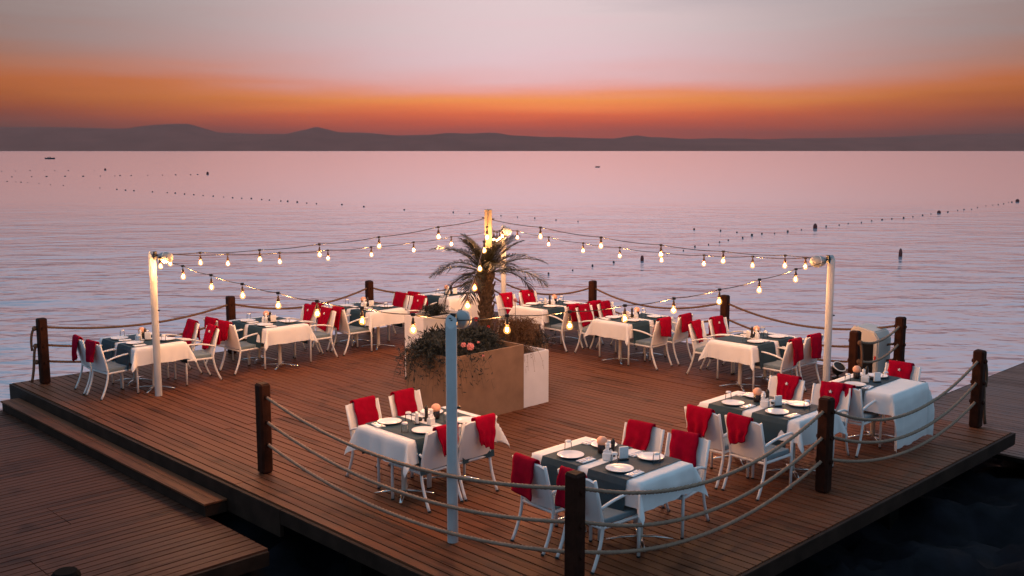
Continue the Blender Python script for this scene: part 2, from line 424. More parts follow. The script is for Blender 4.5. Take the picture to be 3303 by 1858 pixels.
# fascias round the deck (children of the deck)
uvpart('fascia_board', 5.545, 5.592, 9.2, 17.47, -.325, -.012, 'fascia', deck)
uvpart('fascia_board', 5.545, 5.592, 4.752, 9.19, -.175, -.012, 'fascia', deck)
uvpart('fascia_board', 5.6, 14.25, 4.752, 4.793, -.17, -.004, 'fascia', deck)
uvpart('fascia_board', 14.255, 14.30, 4.76, 6.95, -.17, -.012, 'fascia', deck)
uvpart('fascia_board', 5.6, 16.5, 17.455, 17.50, -.20, -.012, 'fascia', deck)
uvpart('fascia_board', 16.455, 16.50, 6.95, 17.45, -.20, -.012, 'fascia', walk)
uvpart('fascia_board', 14.6, 16.45, 6.93, 6.972, -.20, -.012, 'fascia', walk)
for pu, pv in [(6.2, 5.3), (8.9, 5.3), (11.6, 5.3), (13.9, 5.3), (6.2, 8.6), (6.2, 17.0), (9.4, 17.0), (12.7, 17.0), (16.0, 16.9), (16.0, 13.9), (16.0, 10.7), (15.9, 7.4)]:
    uvpart('pile', pu-.12, pu+.12, pv-.12, pv+.12, -2.0, -.08, 'joist', deck)
for pu, pv in [(15, 4.6), (15, 6.5), (18, 4.6), (18, 6.5), (21, 6.5), (24, 6.5)]:
    uvpart('pile', pu-.12, pu+.12, pv-.12, pv+.12, -2.0, -.425, 'joist', jet)
for pu, pv in [(5.0, 9.3), (2.5, 9.3), (0, 9.3), (5.0, 16.7), (2.5, 16.7)]:
    uvpart('pile', pu-.12, pu+.12, pv-.12, pv+.12, -2.0, -.425, 'joist', low)
uvpart('fascia_board', -3.0, 5.28, 8.985, 9.025, -.5, -.345, 'fascia', low)
uvpart('fascia_board', -3.0, 5.28, 17.0, 17.03, -.5, -.345, 'fascia', low)
uvpart('fascia_board', 14.3, 30, 4.15, 4.195, -.5, -.345, 'fascia', jet)
uvpart('fascia_board', 14.3, 30, 6.885, 6.93, -.5, -.345, 'fascia', jet)
# the step down to the lower deck
st = empty('step', uv(5.4, 13.6, -.33), UA); tag(st, kind='structure')
def stp(name, u0, u1, v0, v1, z0, z1, m):
    bm = BM(); box(bm, u0-5.4, u1-5.4, v0-13.6, v1-13.6, z0+.33, z1+.33, .004); return new(name, bm, m, st)
stp('riser', 5.27, 5.30, 10.33, 17.0, -.329, -.19, 'fascia'); stp('riser', 5.30, 5.54, 10.33, 10.36, -.329, -.19, 'fascia')
for k in range(2): 
    for a, b in ((10.31, 13.7), (13.71, 17.02)):
        stp('tread', 5.25+k*.146, 5.25+k*.146+.142, a, b, -.19, -.165, 'deck_v')

# near-black ground added to keep the space below the terrace dark
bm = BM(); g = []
def fill_h(x, y):
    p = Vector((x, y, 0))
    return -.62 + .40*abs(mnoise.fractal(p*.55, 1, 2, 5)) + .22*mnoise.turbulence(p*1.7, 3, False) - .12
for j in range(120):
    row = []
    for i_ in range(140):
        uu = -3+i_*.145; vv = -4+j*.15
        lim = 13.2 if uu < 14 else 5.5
        p = uv(uu, vv); h = fill_h(p.x, p.y)
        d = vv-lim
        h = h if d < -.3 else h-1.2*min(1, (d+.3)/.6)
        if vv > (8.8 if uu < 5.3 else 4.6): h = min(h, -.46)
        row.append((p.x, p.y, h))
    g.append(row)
sheet(bm, g); tag(new('dark_fill', bm, 'rock', smooth=True), kind='structure')
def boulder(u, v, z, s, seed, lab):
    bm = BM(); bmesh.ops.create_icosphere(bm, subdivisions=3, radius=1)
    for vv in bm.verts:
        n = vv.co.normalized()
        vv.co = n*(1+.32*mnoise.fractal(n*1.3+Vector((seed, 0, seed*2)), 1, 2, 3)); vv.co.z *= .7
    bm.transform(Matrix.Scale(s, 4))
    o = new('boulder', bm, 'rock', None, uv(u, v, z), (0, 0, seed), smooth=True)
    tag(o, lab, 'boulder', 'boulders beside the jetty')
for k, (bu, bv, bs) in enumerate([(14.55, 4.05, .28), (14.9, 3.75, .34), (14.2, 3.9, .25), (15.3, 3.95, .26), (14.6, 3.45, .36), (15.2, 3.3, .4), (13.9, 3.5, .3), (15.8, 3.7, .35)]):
    boulder(bu, bv, -.55, bs, k*1.7, 'dark boulder in the heap below the right corner of the deck')

# ------------------------------------------------------------------ fence posts and ropes
posts = {}
def post(key, u, v, lab, w=.145, h=1.09, z0=0):
    t = empty('fence_post', uv(u, v, z0), UA); tag(t, lab, 'fence post', 'rope fence posts')
    bm = BM(); box(bm, -w/2, w/2, -w/2, w/2, 0, h, .022, 1)
    for vv in bm.verts:
        if vv.co.z > h-.03: vv.co.z += mnoise.noise(vv.co*9+Vector((u, v, 0)))*.012
    new('shaft', bm, 'post', t)
    for z in (.93, .63, .36):
        for sg_ in (-1, 1):
            bm = BM(); tube(bm, [(0, sg_*(w/2+.025), z), (0, sg_*(w/2-.005), z)], .026, 8); new('rope_eye', bm, 'post', t)
    posts[key] = uv(u, v, z0); return t
post('P1', 5.97, 17.05, 'dark fence post at the far left corner with a loose rope tail')
post('P2', 9.44, 17.16, 'dark fence post behind the second table from the left')
post('P3', 12.68, 17.19, 'dark fence post behind the third table from the left')
post('PC', 16.1, 17.2, 'fence post at the back corner hidden behind the palm')
post('P5', 16.03, 13.89, 'dark fence post against the sea just right of the palm')
post('P6', 16.21, 10.73, 'dark fence post lit by a bulb, behind the table beside the right pole')
post('P7', 16.11, 7.26, 'dark fence post to the right of the litter bin')
post('P7b', 14.35, 7.16, 'short looking dark fence post with rope knots before the litter bin')
post('P8', 14.17, 5.25, 'dark fence post standing before the jetty at far right')
post('P9', 10.20, 5.39, 'dark fence post in the right foreground between two ropes spans')
post('P10', 6.23, 5.57, 'nearest dark fence post, cut by the bottom of the picture')
post('P11', 6.09, 10.39, 'dark fence post near the step in the left foreground')
rope_n = {'P1': 'far left corner', 'P2': 'second left', 'P3': 'third left', 'PC': 'hidden back', 'P5': 'palm side', 'P6': 'bulb lit', 'P7': 'bin right', 'P7b': 'bin left',
          'P8': 'jetty', 'P9': 'right foreground', 'P10': 'nearest', 'P11': 'step side'}
def rope(a, b, level, z, sag, m='rope', r=.0185):
    A = posts[a]+Vector((0, 0, z)); B = posts[b]+Vector((0, 0, z))
    d = (B-A); d.z = 0; L = d.length; dn = d.normalized(); A = A+dn*.075; B = B-dn*.075; L = (B-A).length
    side = Vector((-dn.y, dn.x, 0)); n = max(40, int(L/.022)); ph = rnd.uniform(0, 6)
    bm = BM(); rings = []; K = 9
    for i_ in range(n+1):
        t_ = i_/n; p = A.lerp(B, t_); p.z -= sag*4*t_*(1-t_)*(1+.12*(t_-.5)*math.sin(ph))
        upv = Vector((0, 0, 1)); ring = []
        for k in range(K):
            ang = 2*math.pi*k/K; rr = r*(1+.26*math.cos(3*(ang-t_*L/.11*2*math.pi/1)))
            ring.append(bm.verts.new(p+side*math.cos(ang)*rr+upv*math.sin(ang)*rr))
        rings.append(ring)
    for ra, rb in zip(rings, rings[1:]):
        for k in range(K): bm.faces.new((ra[k], ra[(k+1) % K], rb[(k+1) % K], rb[k]))
    o = new('rope', bm, m, smooth=True)
    tag(o, f'{level} rope sagging from the {rope_n[a]} post to the {rope_n[b]} post', 'rope', 'fence ropes')
spans = [('P1', 'P2', .16), ('P2', 'P3', .22), ('P3', 'PC', .26), ('PC', 'P5', .28), ('P5', 'P6', .24), ('P6', 'P7', .22), ('P7', 'P7b', .13),
         ('P8', 'P9', .38), ('P9', 'P10', .34), ('P10', 'P11', .27)]
for a, b, sg in spans:
    for level, z in (('upper', .93), ('middle', .63), ('lower', .36)):
        front = a in ('P8', 'P9', 'P10', 'P7')
        rope(a, b, level, z, sg if level == 'upper' else min(sg*1.02, .36) if level == 'middle' else min(sg, .30), 'rope' if front else 'oldrope')
# loose tails knotted at the open ends
def tail(key, du, dv, lab, drop=1.25):
    P = posts[key]; t = empty('rope_tail', P+Vector((0, 0, .0))); tag(t, lab, 'rope', 'loose rope tails')
    o = uv(du, dv)
    pts = [(o.x*.95, o.y*.95, .93), (o.x*1.5, o.y*1.5, .90), (o.x*1.75, o.y*1.75, .72), (o.x*1.55, o.y*1.55, .55)]
    bm = BM(); tube(bm, bez(*pts, 10), .02, 8); new('upper_end', bm, 'oldrope', t, smooth=True)
    pts = [(o.x*.95, o.y*.95, .63), (o.x*1.5, o.y*1.5, .55), (o.x*1.2, o.y*1.2, .3), (o.x*1.9, o.y*1.9, .02)]
    bm = BM(); tube(bm, bez(*pts, 12), .022, 8); new('hanging_end', bm, 'oldrope', t, smooth=True)
    for z in (.92, .63, .36):
        bm = BM(); bmesh.ops.create_icosphere(bm, subdivisions=2, radius=.042, matrix=Matrix.Translation((o.x*1.02, o.y*1.02, z)))
        new('knot', bm, 'oldrope', t, smooth=True)
tail('P1', -.09, .06, 'loose rope tail knotted on the far left corner post')
tail('P8', .10, -.03, 'loose rope tail knotted on the post before the jetty')
tail('P7b', -.03, -.09, 'loose rope tail knotted on the post before the litter bin')

# ------------------------------------------------------------------ white poles, centre mast, speakers
def pole(x, y, lab, h=2.3, r=.054):
    t = empty('pole', (x, y, 0)); tag(t, lab, 'pole', 'white light poles')
    bm = BM(); n = 20; lo = []; hi = []
    for k in range(n):
        a = 2*math.pi*k/n; c, s = math.cos(a)*r, math.sin(a)*r
        lo.append(bm.verts.new((c, s, 0))); hi.append(bm.verts.new((c, s, h-.11+ (s*.75+ (-c*.45 if x < -3 else c*.2 if x > 3 else 0))*1.6)))
    for k in range(n): bm.faces.new((lo[k], lo[(k+1) % n], hi[(k+1) % n], hi[k]))
    bm.faces.new(hi); new('tube', bm, 'pole', t, smooth=False)
    for p in t.children[0].data.polygons: p.use_smooth = len(p.vertices) == 4
    bm = BM(); tube(bm, [(r*.9, 0, 1.35), (r+.03, 0, 1.35)], .012, 6); new('hook', bm, 'black', t)
    return t
PL, PF, PR, PB, PM = (-5.53, 15.5), (-.58, 9.52), (4.76, 15.03), (-.18, 21.27), (-.38, 16.2)
pole(*PL, 'tall white pole at the left, before the leftmost table')
pole(*PF, 'white pole in front, before the planter')
pole(*PR, 'tall white pole at the right with a round speaker')
pole(*PB, 'white pole at the back right of the palm trunk')
def speaker(x, y, z, px, py, lab):
    t = empty('loudspeaker', (x, y, z)); tag(t, lab, 'loudspeaker', 'round pole loudspeakers')
    d = Vector((px-x, py-y, 0)).normalized(); rz = math.atan2(-d.y, -d.x); t.rotation_euler = (0, 0, rz)
    bm = BM(); lathe(bm, [(0, -.118), (.045, -.110), (.075, -.065), (.088, 0), (.082, .06), (.06, .10), (.022, .117), (0, .118)], 24)
    bm.transform(Matrix.Rotation(R(90), 4, 'Y')); new('shell', bm, 'shell', t, smooth=True)
    bm = BM(); lathe(bm, [(.0885, -.006), (.092, 0), (.0885, .006)], 24); bm.transform(Matrix.Rotation(R(90), 4, 'Y')); new('rim', bm, 'white', t)
    L = (Vector((px-x, py-y, 0)).length)-.05
    bm = BM(); tube(bm, [(-.09, 0, .02), (-L, 0, .03)], .014, 6); box(bm, -L-.01, -L+.02, -.03, .03, -.03, .09, .004); new('bracket', bm, 'black', t)
speaker(-5.30, 15.42, 2.18, *PL, 'grey round speaker on the left pole, among bulbs')
speaker(4.545, 14.97, 2.17, *PR, 'round speaker on the right pole')
speaker(-.49, 9.74, 2.17, *PF, 'white round speaker on the front pole')
speaker(-.11, 21.1, 2.13, *PB, 'round speaker on the back pole above the palm')
t = empty('mast', (*PM, 0), UA*0); tag(t, 'tall cream square mast behind the palm, holding up the light strings', 'mast')
bm = BM(); box(bm, -.057, .057, -.057, .057, .0, 2.87, .004); new('shaft', bm, 'mast', t)
bm = BM(); tube(bm, [(.057, -.03, 2.72), (.10, -.03, 2.72)], .01, 6); tube(bm, [(-.057, -.03, 2.74), (-.10, -.03, 2.74)], .01, 6); new('hook', bm, 'black', t)

# ------------------------------------------------------------------ string lights
sock_bm = BM(); lathe(sock_bm, [(0, 0), (.008, -.002), (.012, -.012), (.014, -.03), (.021, -.05), (.021, -.075), (.0, -.076)], 10)
sock_me = bpy.data.meshes.new('lamp_holder'); sock_bm.to_mesh(sock_me); sock_bm.free(); sock_me.materials.append(M['socket'])
fil_bm = BM(); lathe(fil_bm, [(0, -.100), (.006, -.103), (.0125, -.117), (.0125, -.127), (.007, -.137), (0, -.140)], 10)
fil_me = bpy.data.meshes.new('filament'); fil_bm.to_mesh(fil_me); fil_bm.free(); fil_me.materials.append(M['filament'])
bulb_bm = BM(); lathe(bulb_bm, [(.0, -.074), (.014, -.076), (.019, -.088), (.030, -.104), (.037, -.125), (.033, -.148), (.019, -.162), (0, -.166)], 12)
bulb_me = bpy.data.meshes.new('bulb'); bulb_bm.to_mesh(bulb_me); bulb_bm.free(); bulb_me.materials.append(M['bulb'])
for me in (sock_me, bulb_me):
    for p in me.polygons: p.use_smooth = True
def string(A, za, B, zb, bulbs, lab):
    """wire from A to B; bulbs = (x, y, wire z, bulb z)"""
    t = empty('string_light', (A[0], A[1], 0)); tag(t, lab, 'string light', 'light strings')
    org = Vector((A[0], A[1], 0))
    knots = [Vector((A[0], A[1], za))]+[Vector(b[:3]) for b in bulbs]+[Vector((B[0], B[1], zb))]
    pts = []
    for a, b in zip(knots, knots[1:]):
        L = (b-a).length
        for k in range(8):
            s = k/8; p = a.lerp(b, s); p.z -= .022*min(1, L)*4*s*(1-s); pts.append(p-org)
    pts.append(knots[-1]-org)
    bm = BM(); tube(bm, pts, .0055, 5); new('cable', bm, 'wire', t)
    for (x, y, z, zb_) in bulbs:
        bm = BM(); tl = max(.005, z-zb_-.125)
        box(bm, -.022, .022, -.012, .012, -.02, .012, .004); tube(bm, [(0, 0, -.015), (0, 0, -tl-.005)], .0045, 5)
        # tee piece and drop wire are the holder's stem
        h = new('lamp_holder', bm, 'wire', t, Vector((x, y, z))-org)
        o = bpy.data.objects.new('socket', sock_me); C.objects.link(o); o.parent = h; o.location = (0, 0, -tl)
        o = bpy.data.objects.new('bulb', bulb_me); C.objects.link(o); o.parent = h; o.location = (0, 0, -tl)
        o = bpy.data.objects.new('filament', fil_me); C.objects.link(o); o.parent = h; o.location = (0, 0, -tl)
    return t
string(PL, 2.22, PM, 2.74, [(-4.82, 15.6, 2.24, 2.08), (-3.93, 15.72, 2.27, 2.12), (-3.02, 15.84, 2.35, 2.18), (-2.1, 15.97, 2.45, 2.3), (-1.17, 16.09, 2.6, 2.44)],
       'string of bulbs rising from the left pole to the central mast')
string(PL, 2.22, PB, 2.16, [(-5.34, 15.75, 2.20, 2.05), (-4.64, 16.46, 2.13, 1.97), (-3.96, 17.2, 2.08, 1.92), (-3.27, 17.93, 2.05, 1.9), (-2.6, 18.66, 2.04, 1.89), (-1.89, 19.42, 2.06, 1.9), (-1.21, 20.16, 2.1, 1.95), (-.5, 20.93, 2.14, 1.99)],
       'string of bulbs from the left pole to the pole behind the palm')
string(PL, 2.2, PF, 2.22, [(-5.33, 15.28, 2.2, 2.06), (-4.76, 14.57, 2.15, 1.99), (-4.13, 13.81, 2.11, 1.94), (-3.5, 13.04, 2.09, 1.93), (-2.86, 12.27, 2.08, 1.92), (-2.24, 11.52, 2.09, 1.94), (-1.61, 10.76, 2.13, 1.98), (-.99, 10.01, 2.18, 2.02)],
       'string of bulbs from the left pole down to the front pole')
string(PF, 2.2, PR, 2.2, [(-.05, 10.06, 2.16, 2.01), (.62, 10.75, 2.09, 1.93), (1.29, 11.45, 2.05, 1.89), (1.96, 12.15, 2.03, 1.88), (2.66, 12.87, 2.04, 1.88), (3.34, 13.57, 2.08, 1.93), (4.02, 14.26, 2.14, 1.99)],
       'string of bulbs from the front pole up to the right pole')
string(PM, 2.72, PR, 2.22, [(.45, 16.01, 2.6, 2.45), (1.39, 15.8, 2.46, 2.32), (2.3, 15.59, 2.36, 2.21), (3.22, 15.38, 2.28, 2.13), (4.11, 15.18, 2.24, 2.08)],
       'string of bulbs falling from the central mast to the right pole')
string(PB, 2.18, PR, 2.2, [(.11, 20.9, 2.16, 2.02), (.73, 20.12, 2.1, 1.95), (1.36, 19.33, 2.05, 1.9), (1.98, 18.54, 2.04, 1.88), (2.63, 17.73, 2.03, 1.89), (3.23, 16.97, 2.06, 1.91), (3.86, 16.17, 2.12, 1.97), (4.48, 15.39, 2.18, 2.04)],
       'string of bulbs from the pole behind the palm to the right pole')
string(PF, 2.2, PM, 2.70, [(-.545, 10.55, 2.13, 1.98), (-.516, 11.65, 2.16, 2.01), (-.48, 12.9, 2.20, 2.05), (-.447, 14.0, 2.31, 2.17), (-.414, 15.07, 2.46, 2.32), (-.39, 15.86, 2.62, 2.45)],
       'string of bulbs from the front pole over the palm to the mast')
string(PM, 2.6, PB, 2.2, [(-.35, 17.0, 2.50, 2.34), (-.32, 17.8, 2.40, 2.24), (-.28, 18.8, 2.30, 2.14), (-.24, 19.8, 2.24, 2.08), (-.20, 20.7, 2.21, 2.06)],
       'bunched string of bulbs from the mast back to the rear pole')

# ------------------------------------------------------------------ planters, palm and plants
def planter(u0, u1, v0, v1, h, m, lab):
    t = empty('planter', uv((u0+u1)/2, (v0+v1)/2, 0), UA); tag(t, lab, 'planter', 'planter boxes in the middle of the deck')
    w, d = (u1-u0)/2, (v1-v0)/2; tk = .03
    bm = BM()
    box(bm, -w, w, -d, -d+tk, 0, h); box(bm, -w, w, d-tk, d, 0, h); box(bm, -w, -w+tk, -d+tk, d-tk, 0, h); box(bm, w-tk, w, -d+tk, d-tk, 0, h)
    new('box_wall', bm, m, t)
    bm = BM(); g = []
    for j in range(9): g.append([(-w+tk+(2*w-2*tk)*i_/8, -d+tk+(2*d-2*tk)*j/8, h-.07+.03*rnd.random()) for i_ in range(9)])
    sheet(bm, g); new('soil', bm, 'soil', t); return t
planter(9.0, 10.415, 10.35, 11.35, .97, 'planter_tan', 'large tan planter box in the centre of the deck')
planter(10.43, 10.98, 10.38, 11.0, .81, 'planter_white', 'white planter box at the right end of the tan one')
planter(10.45, 12.08, 11.43, 12.6, .62, 'planter_tan', 'low tan planter box under the palm')
planter(9.95, 10.4, 11.45, 12.15, .80, 'planter_white', 'white planter box at the left with spiky plants')
planter(10.45, 11.35, 12.7, 13.2, 1.08, 'planter_white', 'tall white planter box at the back behind the front pole')

pt = empty('palm_tree', (-.44, 15.9, .55)); tag(pt, 'small date palm with arching fronds in the central planter', 'palm tree')
bm = BM(); n = 16; rings = []
for i_ in range(34):
    z = i_*.042; zz = z/1.38
    r = .088+.022*math.exp(-((zz-.1)/.15)**2)+.045*max(0, zz-.55)**1.2*1.6
    rings.append([bm.verts.new(((r*(1+.16*math.sin(5*a_+i_*2.4)+.1*(i_ % 2)))*math.cos(a_)+.03*math.sin(zz*2.5), (r*(1+.16*math.sin(5*a_+i_*2.4)+.1*(i_ % 2)))*math.sin(a_), z)) for a_ in [2*math.pi*k/n for k in range(n)]])
for a, b in zip(rings, rings[1:]):
    for k in range(n): bm.faces.new((a[k], a[(k+1) % n], b[(k+1) % n], b[k]))
bm.faces.new(rings[-1]); new('trunk', bm, 'trunk', pt)
bm = BM()
for k in range(70):                                                  # cut leaf bases round the trunk
    a_ = k*2.399; z = .25+k*.0155; r = .10+.05*max(0, z/1.38-.5)
    d = Vector((math.cos(a_), math.sin(a_), 0)); p = d*r*.85+Vector((.03*math.sin(z*1.8), 0, z))
    tube(bm, [p, p+d*.035+Vector((0, 0, .05)), p+d*.05+Vector((0, 0, .10))], [.022, .017, .008], 5)
new('leaf_base', bm, 'trunk', pt)
def frond(az_, el_, L, droop):
    bm = BM(); N = 22; pts = []
    for i_ in range(N+1):
        s = i_/N; ang = el_-droop*s**1.3
        if i_ == 0: p = Vector((.05, 0, 0))
        else: p = pts[-1]+Vector((math.cos(ang), 0, math.sin(ang)))*L/N
        pts.append(p)
    tube(bm, pts, [.013*(1-.85*i_/N)+.001 for i_ in range(N+1)], 5)
    for i_ in range(3, 34):
        s = i_/34; k = min(int(s*N), N-1); f = s*N-k; p = pts[k].lerp(pts[k+1], f); d = (pts[k+1]-pts[k]).normalized()
        ll = L*.36*math.sin(math.pi*min(1, .12+s*.88))**.7*(1 if s < .85 else .85)*rnd.uniform(.85, 1.1)
        for sd_ in (-1, 1):
            side = Vector((0, sd_, 0)); upn = side.cross(d)*sd_
            dirv = (d*.75+side*.62+Vector((0, 0, 1))*(.12+rnd.uniform(-.15, .12))).normalized()
            w = Vector(d.cross(dirv)).cross(dirv).normalized()*.0085
            tip = p+dirv*ll+Vector((0, 0, -.22*ll*rnd.uniform(.6, 1.5)))
            mid = p+dirv*ll*.5
            a1, a2, b1, b2, c1 = [bm.verts.new(q) for q in (p-w*.6, p+w*.6, mid-w, mid+w, tip)]
            bm.faces.new((a1, a2, b2, b1)); bm.faces.new((b1, b2, c1))
    o = new('frond', bm, 'frond', pt, (.03, 0, 1.34), (0, 0, az_))
for k in range(23):
    f = k/22; el_ = R(80-72*f+rnd.uniform(-9, 9)); frond(k*2.399+.4, el_, (.68+.30*math.sin(min(1, f*1.3)*math.pi/2))*rnd.uniform(.9, 1.12), R(50+26*f+rnd.uniform(-16, 18)))

def plant(name, lab, u, v, z, stems, reach, up, drop, leaf, m, seed, leafn=10, extra=None, stemr=.003):
    rr = random.Random(seed); t = empty(name, uv(u, v, z)); tag(t, lab, 'plant', 'plants in the central planters')
    bs = BM(); bl = BM(); tips = []
    for k in range(stems):
        a_ = rr.uniform(0, 2*math.pi); q = rr.uniform(.25, 1); rch = reach*q*rr.uniform(.6, 1.1)
        d = Vector((math.cos(a_), math.sin(a_), 0)); s0 = d*rr.uniform(0, .25)*reach
        u_ = up*rr.uniform(.5, 1.1); dr = drop*rr.uniform(.2, 1.1)*q
        pts = bez(s0, s0+d*rch*.3+Vector((0, 0, u_)), s0+d*rch*.85+Vector((0, 0, u_*.8)), s0+d*rch+Vector((0, 0, u_*.55-dr)), 7)
        tube(bs, pts, [stemr*(1-.6*i_/7) for i_ in range(8)], 3, cap=False); tips.append(pts[-1])
        for i_ in range(leafn):
            f = (i_+rr.random())/leafn*6.99; j = int(f); p = pts[j].lerp(pts[j+1], f-j)
            dv = Vector((rr.uniform(-1, 1), rr.uniform(-1, 1), rr.uniform(-.5, .8))).normalized()*leaf*rr.uniform(.6, 1.3)
            w = dv.cross(Vector((rr.uniform(-1, 1), rr.uniform(-1, 1), 1))).normalized()*leaf*.10
            q4 = [bl.verts.new(x) for x in (p, p+dv*.5+w, p+dv, p+dv*.5-w)]; bl.faces.new(q4)
    new('stem', bs, m, t); new('foliage', bl, m, t)
    return t, tips
plant('trailing_plant', 'dark trailing fern spilling over the left end of the tan planter', 9.3, 10.85, .93, 620, .66, .26, .62, .085, 'leafdark', 1, 16)
plant('trailing_plant', 'dark bushy plant on the tan planter below the palm', 9.95, 10.95, .95, 520, .46, .30, .50, .085, 'leafdark', 2, 16)
plant('leafy_bush', 'dark bush round the foot of the palm trunk', 10.6, 11.5, .58, 420, .44, .40, .2, .095, 'leafdark', 3, 16)
plant('feathery_grass', 'brown feathery grass right of the palm, lit by a bulb', 11.5, 11.6, .58, 520, .50, .66, .26, .05, 'leafbrown', 4, 14)
plant('trailing_plant', 'dark clump with thin tendrils on the right planter end', 11.8, 11.6, .58, 260, .36, .34, .30, .07, 'leafdark', 5, 14)
plant('trailing_plant', 'thin brown tendrils hanging over the white planter', 10.62, 10.62, .78, 80, .36, .20, .45, .035, 'leafbrown', 6, 10)
plant('spiky_plant', 'spiky dark plant on the white planter at left', 10.05, 11.85, .76, 160, .42, .34, .2, .12, 'leafdark', 7, 9)
plant('leafy_bush', 'dark leafy plant on the tall white planter at the back', 10.9, 12.95, 1.04, 110, .30, .24, .14, .07, 'leafdark', 8, 10)
def flower(name, lab, x, y, z, s, m, seed, base):
    rr = random.Random(seed); t = empty(name, (x, y, base)); tag(t, lab, 'flower', 'flowers in the planters')
    bm = BM(); tube(bm, [(0, 0, 0), (.005, .004, (z-base)*.5), (0, 0, z-base)], .0045, 5); new('stem', bm, 'leafdark', t)
    bm = BM()
    for k in range(22):
        d = Vector((rr.gauss(0, 1), rr.gauss(0, 1), rr.gauss(.2, .8))).normalized(); p = Vector((0, 0, z-base))+d*s*.55
        a = d.orthogonal().normalized(); b = d.cross(a); rot = rr.uniform(0, 6)
        for q in range(5):
            an = rot+q*1.2566; w = (a*math.cos(an)+b*math.sin(an)); w2 = (a*math.cos(an+.9)+b*math.sin(an+.9)); w1 = (a*math.cos(an+.45)+b*math.sin(an+.45))
            bm.faces.new([bm.verts.new(x_) for x_ in (p, p+w*s*.3+d*s*.1, p+w1*s*.45+d*s*.15, p+w2*s*.3+d*s*.1)])
    new('blossom', bm, m, t)
for k, (x, y, z, s, m, nm, lb) in enumerate([(-0.582, 13.9, 1.091, .07, 'pink', 'geranium', 'largest pink geranium head beside the front pole'), (-0.676, 13.9, 1.114, .05, 'pink', 'geranium', 'pink geranium head half hidden by the front pole'),
        (-0.887, 13.9, 1.091, .028, 'pink', 'geranium', 'small pink flower left of the front pole'), (-0.564, 15.6, 1.195, .045, 'red', 'red_flower', 'red flower left of the palm trunk'),
        (-0.366, 15.6, 1.076, .03, 'red', 'red_flower', 'red flower before the palm trunk'), (-0.481, 14.2, 1.096, .025, 'pink', 'geranium', 'single small peach flower under the palm'),
        (-0.397, 13.8, 0.982, .025, 'pink', 'geranium', 'small pale flower low on the trailing plant'), (0.053, 16.6, 1.348, .045, 'pink', 'geranium', 'pink flower head before the red towel right of the palm')]):
    flower(nm, lb, x, y, z, s, m, 50+k, .55 if y > 14.5 else .9 if z > .95 else .6)

# ------------------------------------------------------------------ chairs
PB0, PT0 = Vector((-.205, 0, .43)), Vector((-.325, 0, .87))           # back panel, foot and head
def make_chair():
    t = empty('armchair')
    for s in (-1, 1):
        y = s*.232
        bm = BM(); tube(bm, bez((-.345, y, .0), (-.27, y, .14), (-.215, y, .28), (-.212, y, .43), 7)+[(-.26, y, .63), (-.322, y, .865)], .0165, 8)
        l = new('leg', bm, 'white', t, smooth=True)
        bm = BM(); tube(bm, [(-.349, y, 0), (-.341, y, .016)], .019, 8); new('foot_cap', bm, 'foot', l)
        y = s*.255
        bm = BM(); tube(bm, [(.255, y, 0), (.255, y, .3), (.25, y, .645)], .0165, 8)
        l = new('leg', bm, 'white', t, smooth=True)
        bm = BM(); tube(bm, [(.255, y, 0), (.255, y, .016)], .019, 8); new('foot_cap', bm, 'foot', l)
        bm = BM(); tube(bm, [(.262, y, .643)]+bez((.235, y, .663), (.10, y, .668), (-.10, y, .655), (-.245, y-s*.02, .585), 8), .0185, 8, flat=.75)
        new('armrest', bm, 'white', t, smooth=True)
    bm = BM()
    for s in (-1, 1): tube(bm, [(.25, s*.245, .405), (-.21, s*.228, .395)], .017, 6)
    tube(bm, [(.247, -.25, .405), (.247, .25, .405)], .017, 6); tube(bm, [(-.21, -.23, .392), (-.21, .23, .392)], .017, 6)
    new('seat_frame', bm, 'white', t)
    bm = BM(); box(bm, -.195, .262, -.225, .225, .412, .468, .022, 3); new('seat_cushion', bm, 'cushion', t, smooth=True)
    bm = BM(); g = []
    for i_ in range(9):
        f = i_/8; c = PB0.lerp(PT0, f); hw = .212+.016*f; row = []
        for j in range(9):
            yy = (j/8*2-1)*hw
            row.append(c+Vector((.022*(yy/hw)**2-.012, yy, -.018*max(0, abs(yy/hw)-.75)*4*(1 if i_ == 8 else 0))))
        g.append(row)
    sheet(bm, g, .026); new('back_panel', bm, 'sling', t, smooth=False)
    bm = BM(); tube(bm, [(-.208, -.212, .437), (-.219, 0, .43), (-.208, .212, .437)], .013, 6); new('lower_rail', bm, 'white', t)
    return t
chair0 = make_chair(); used = [False]
def place_chair(p, rz, lab):
    if used[0]: c = dup(chair0, p, rz)
    else: c = chair0; c.location = p; c.rotation_euler = (0, 0, rz); used[0] = True
    tag(c, lab, 'chair', 'white armchairs round the tables'); return c

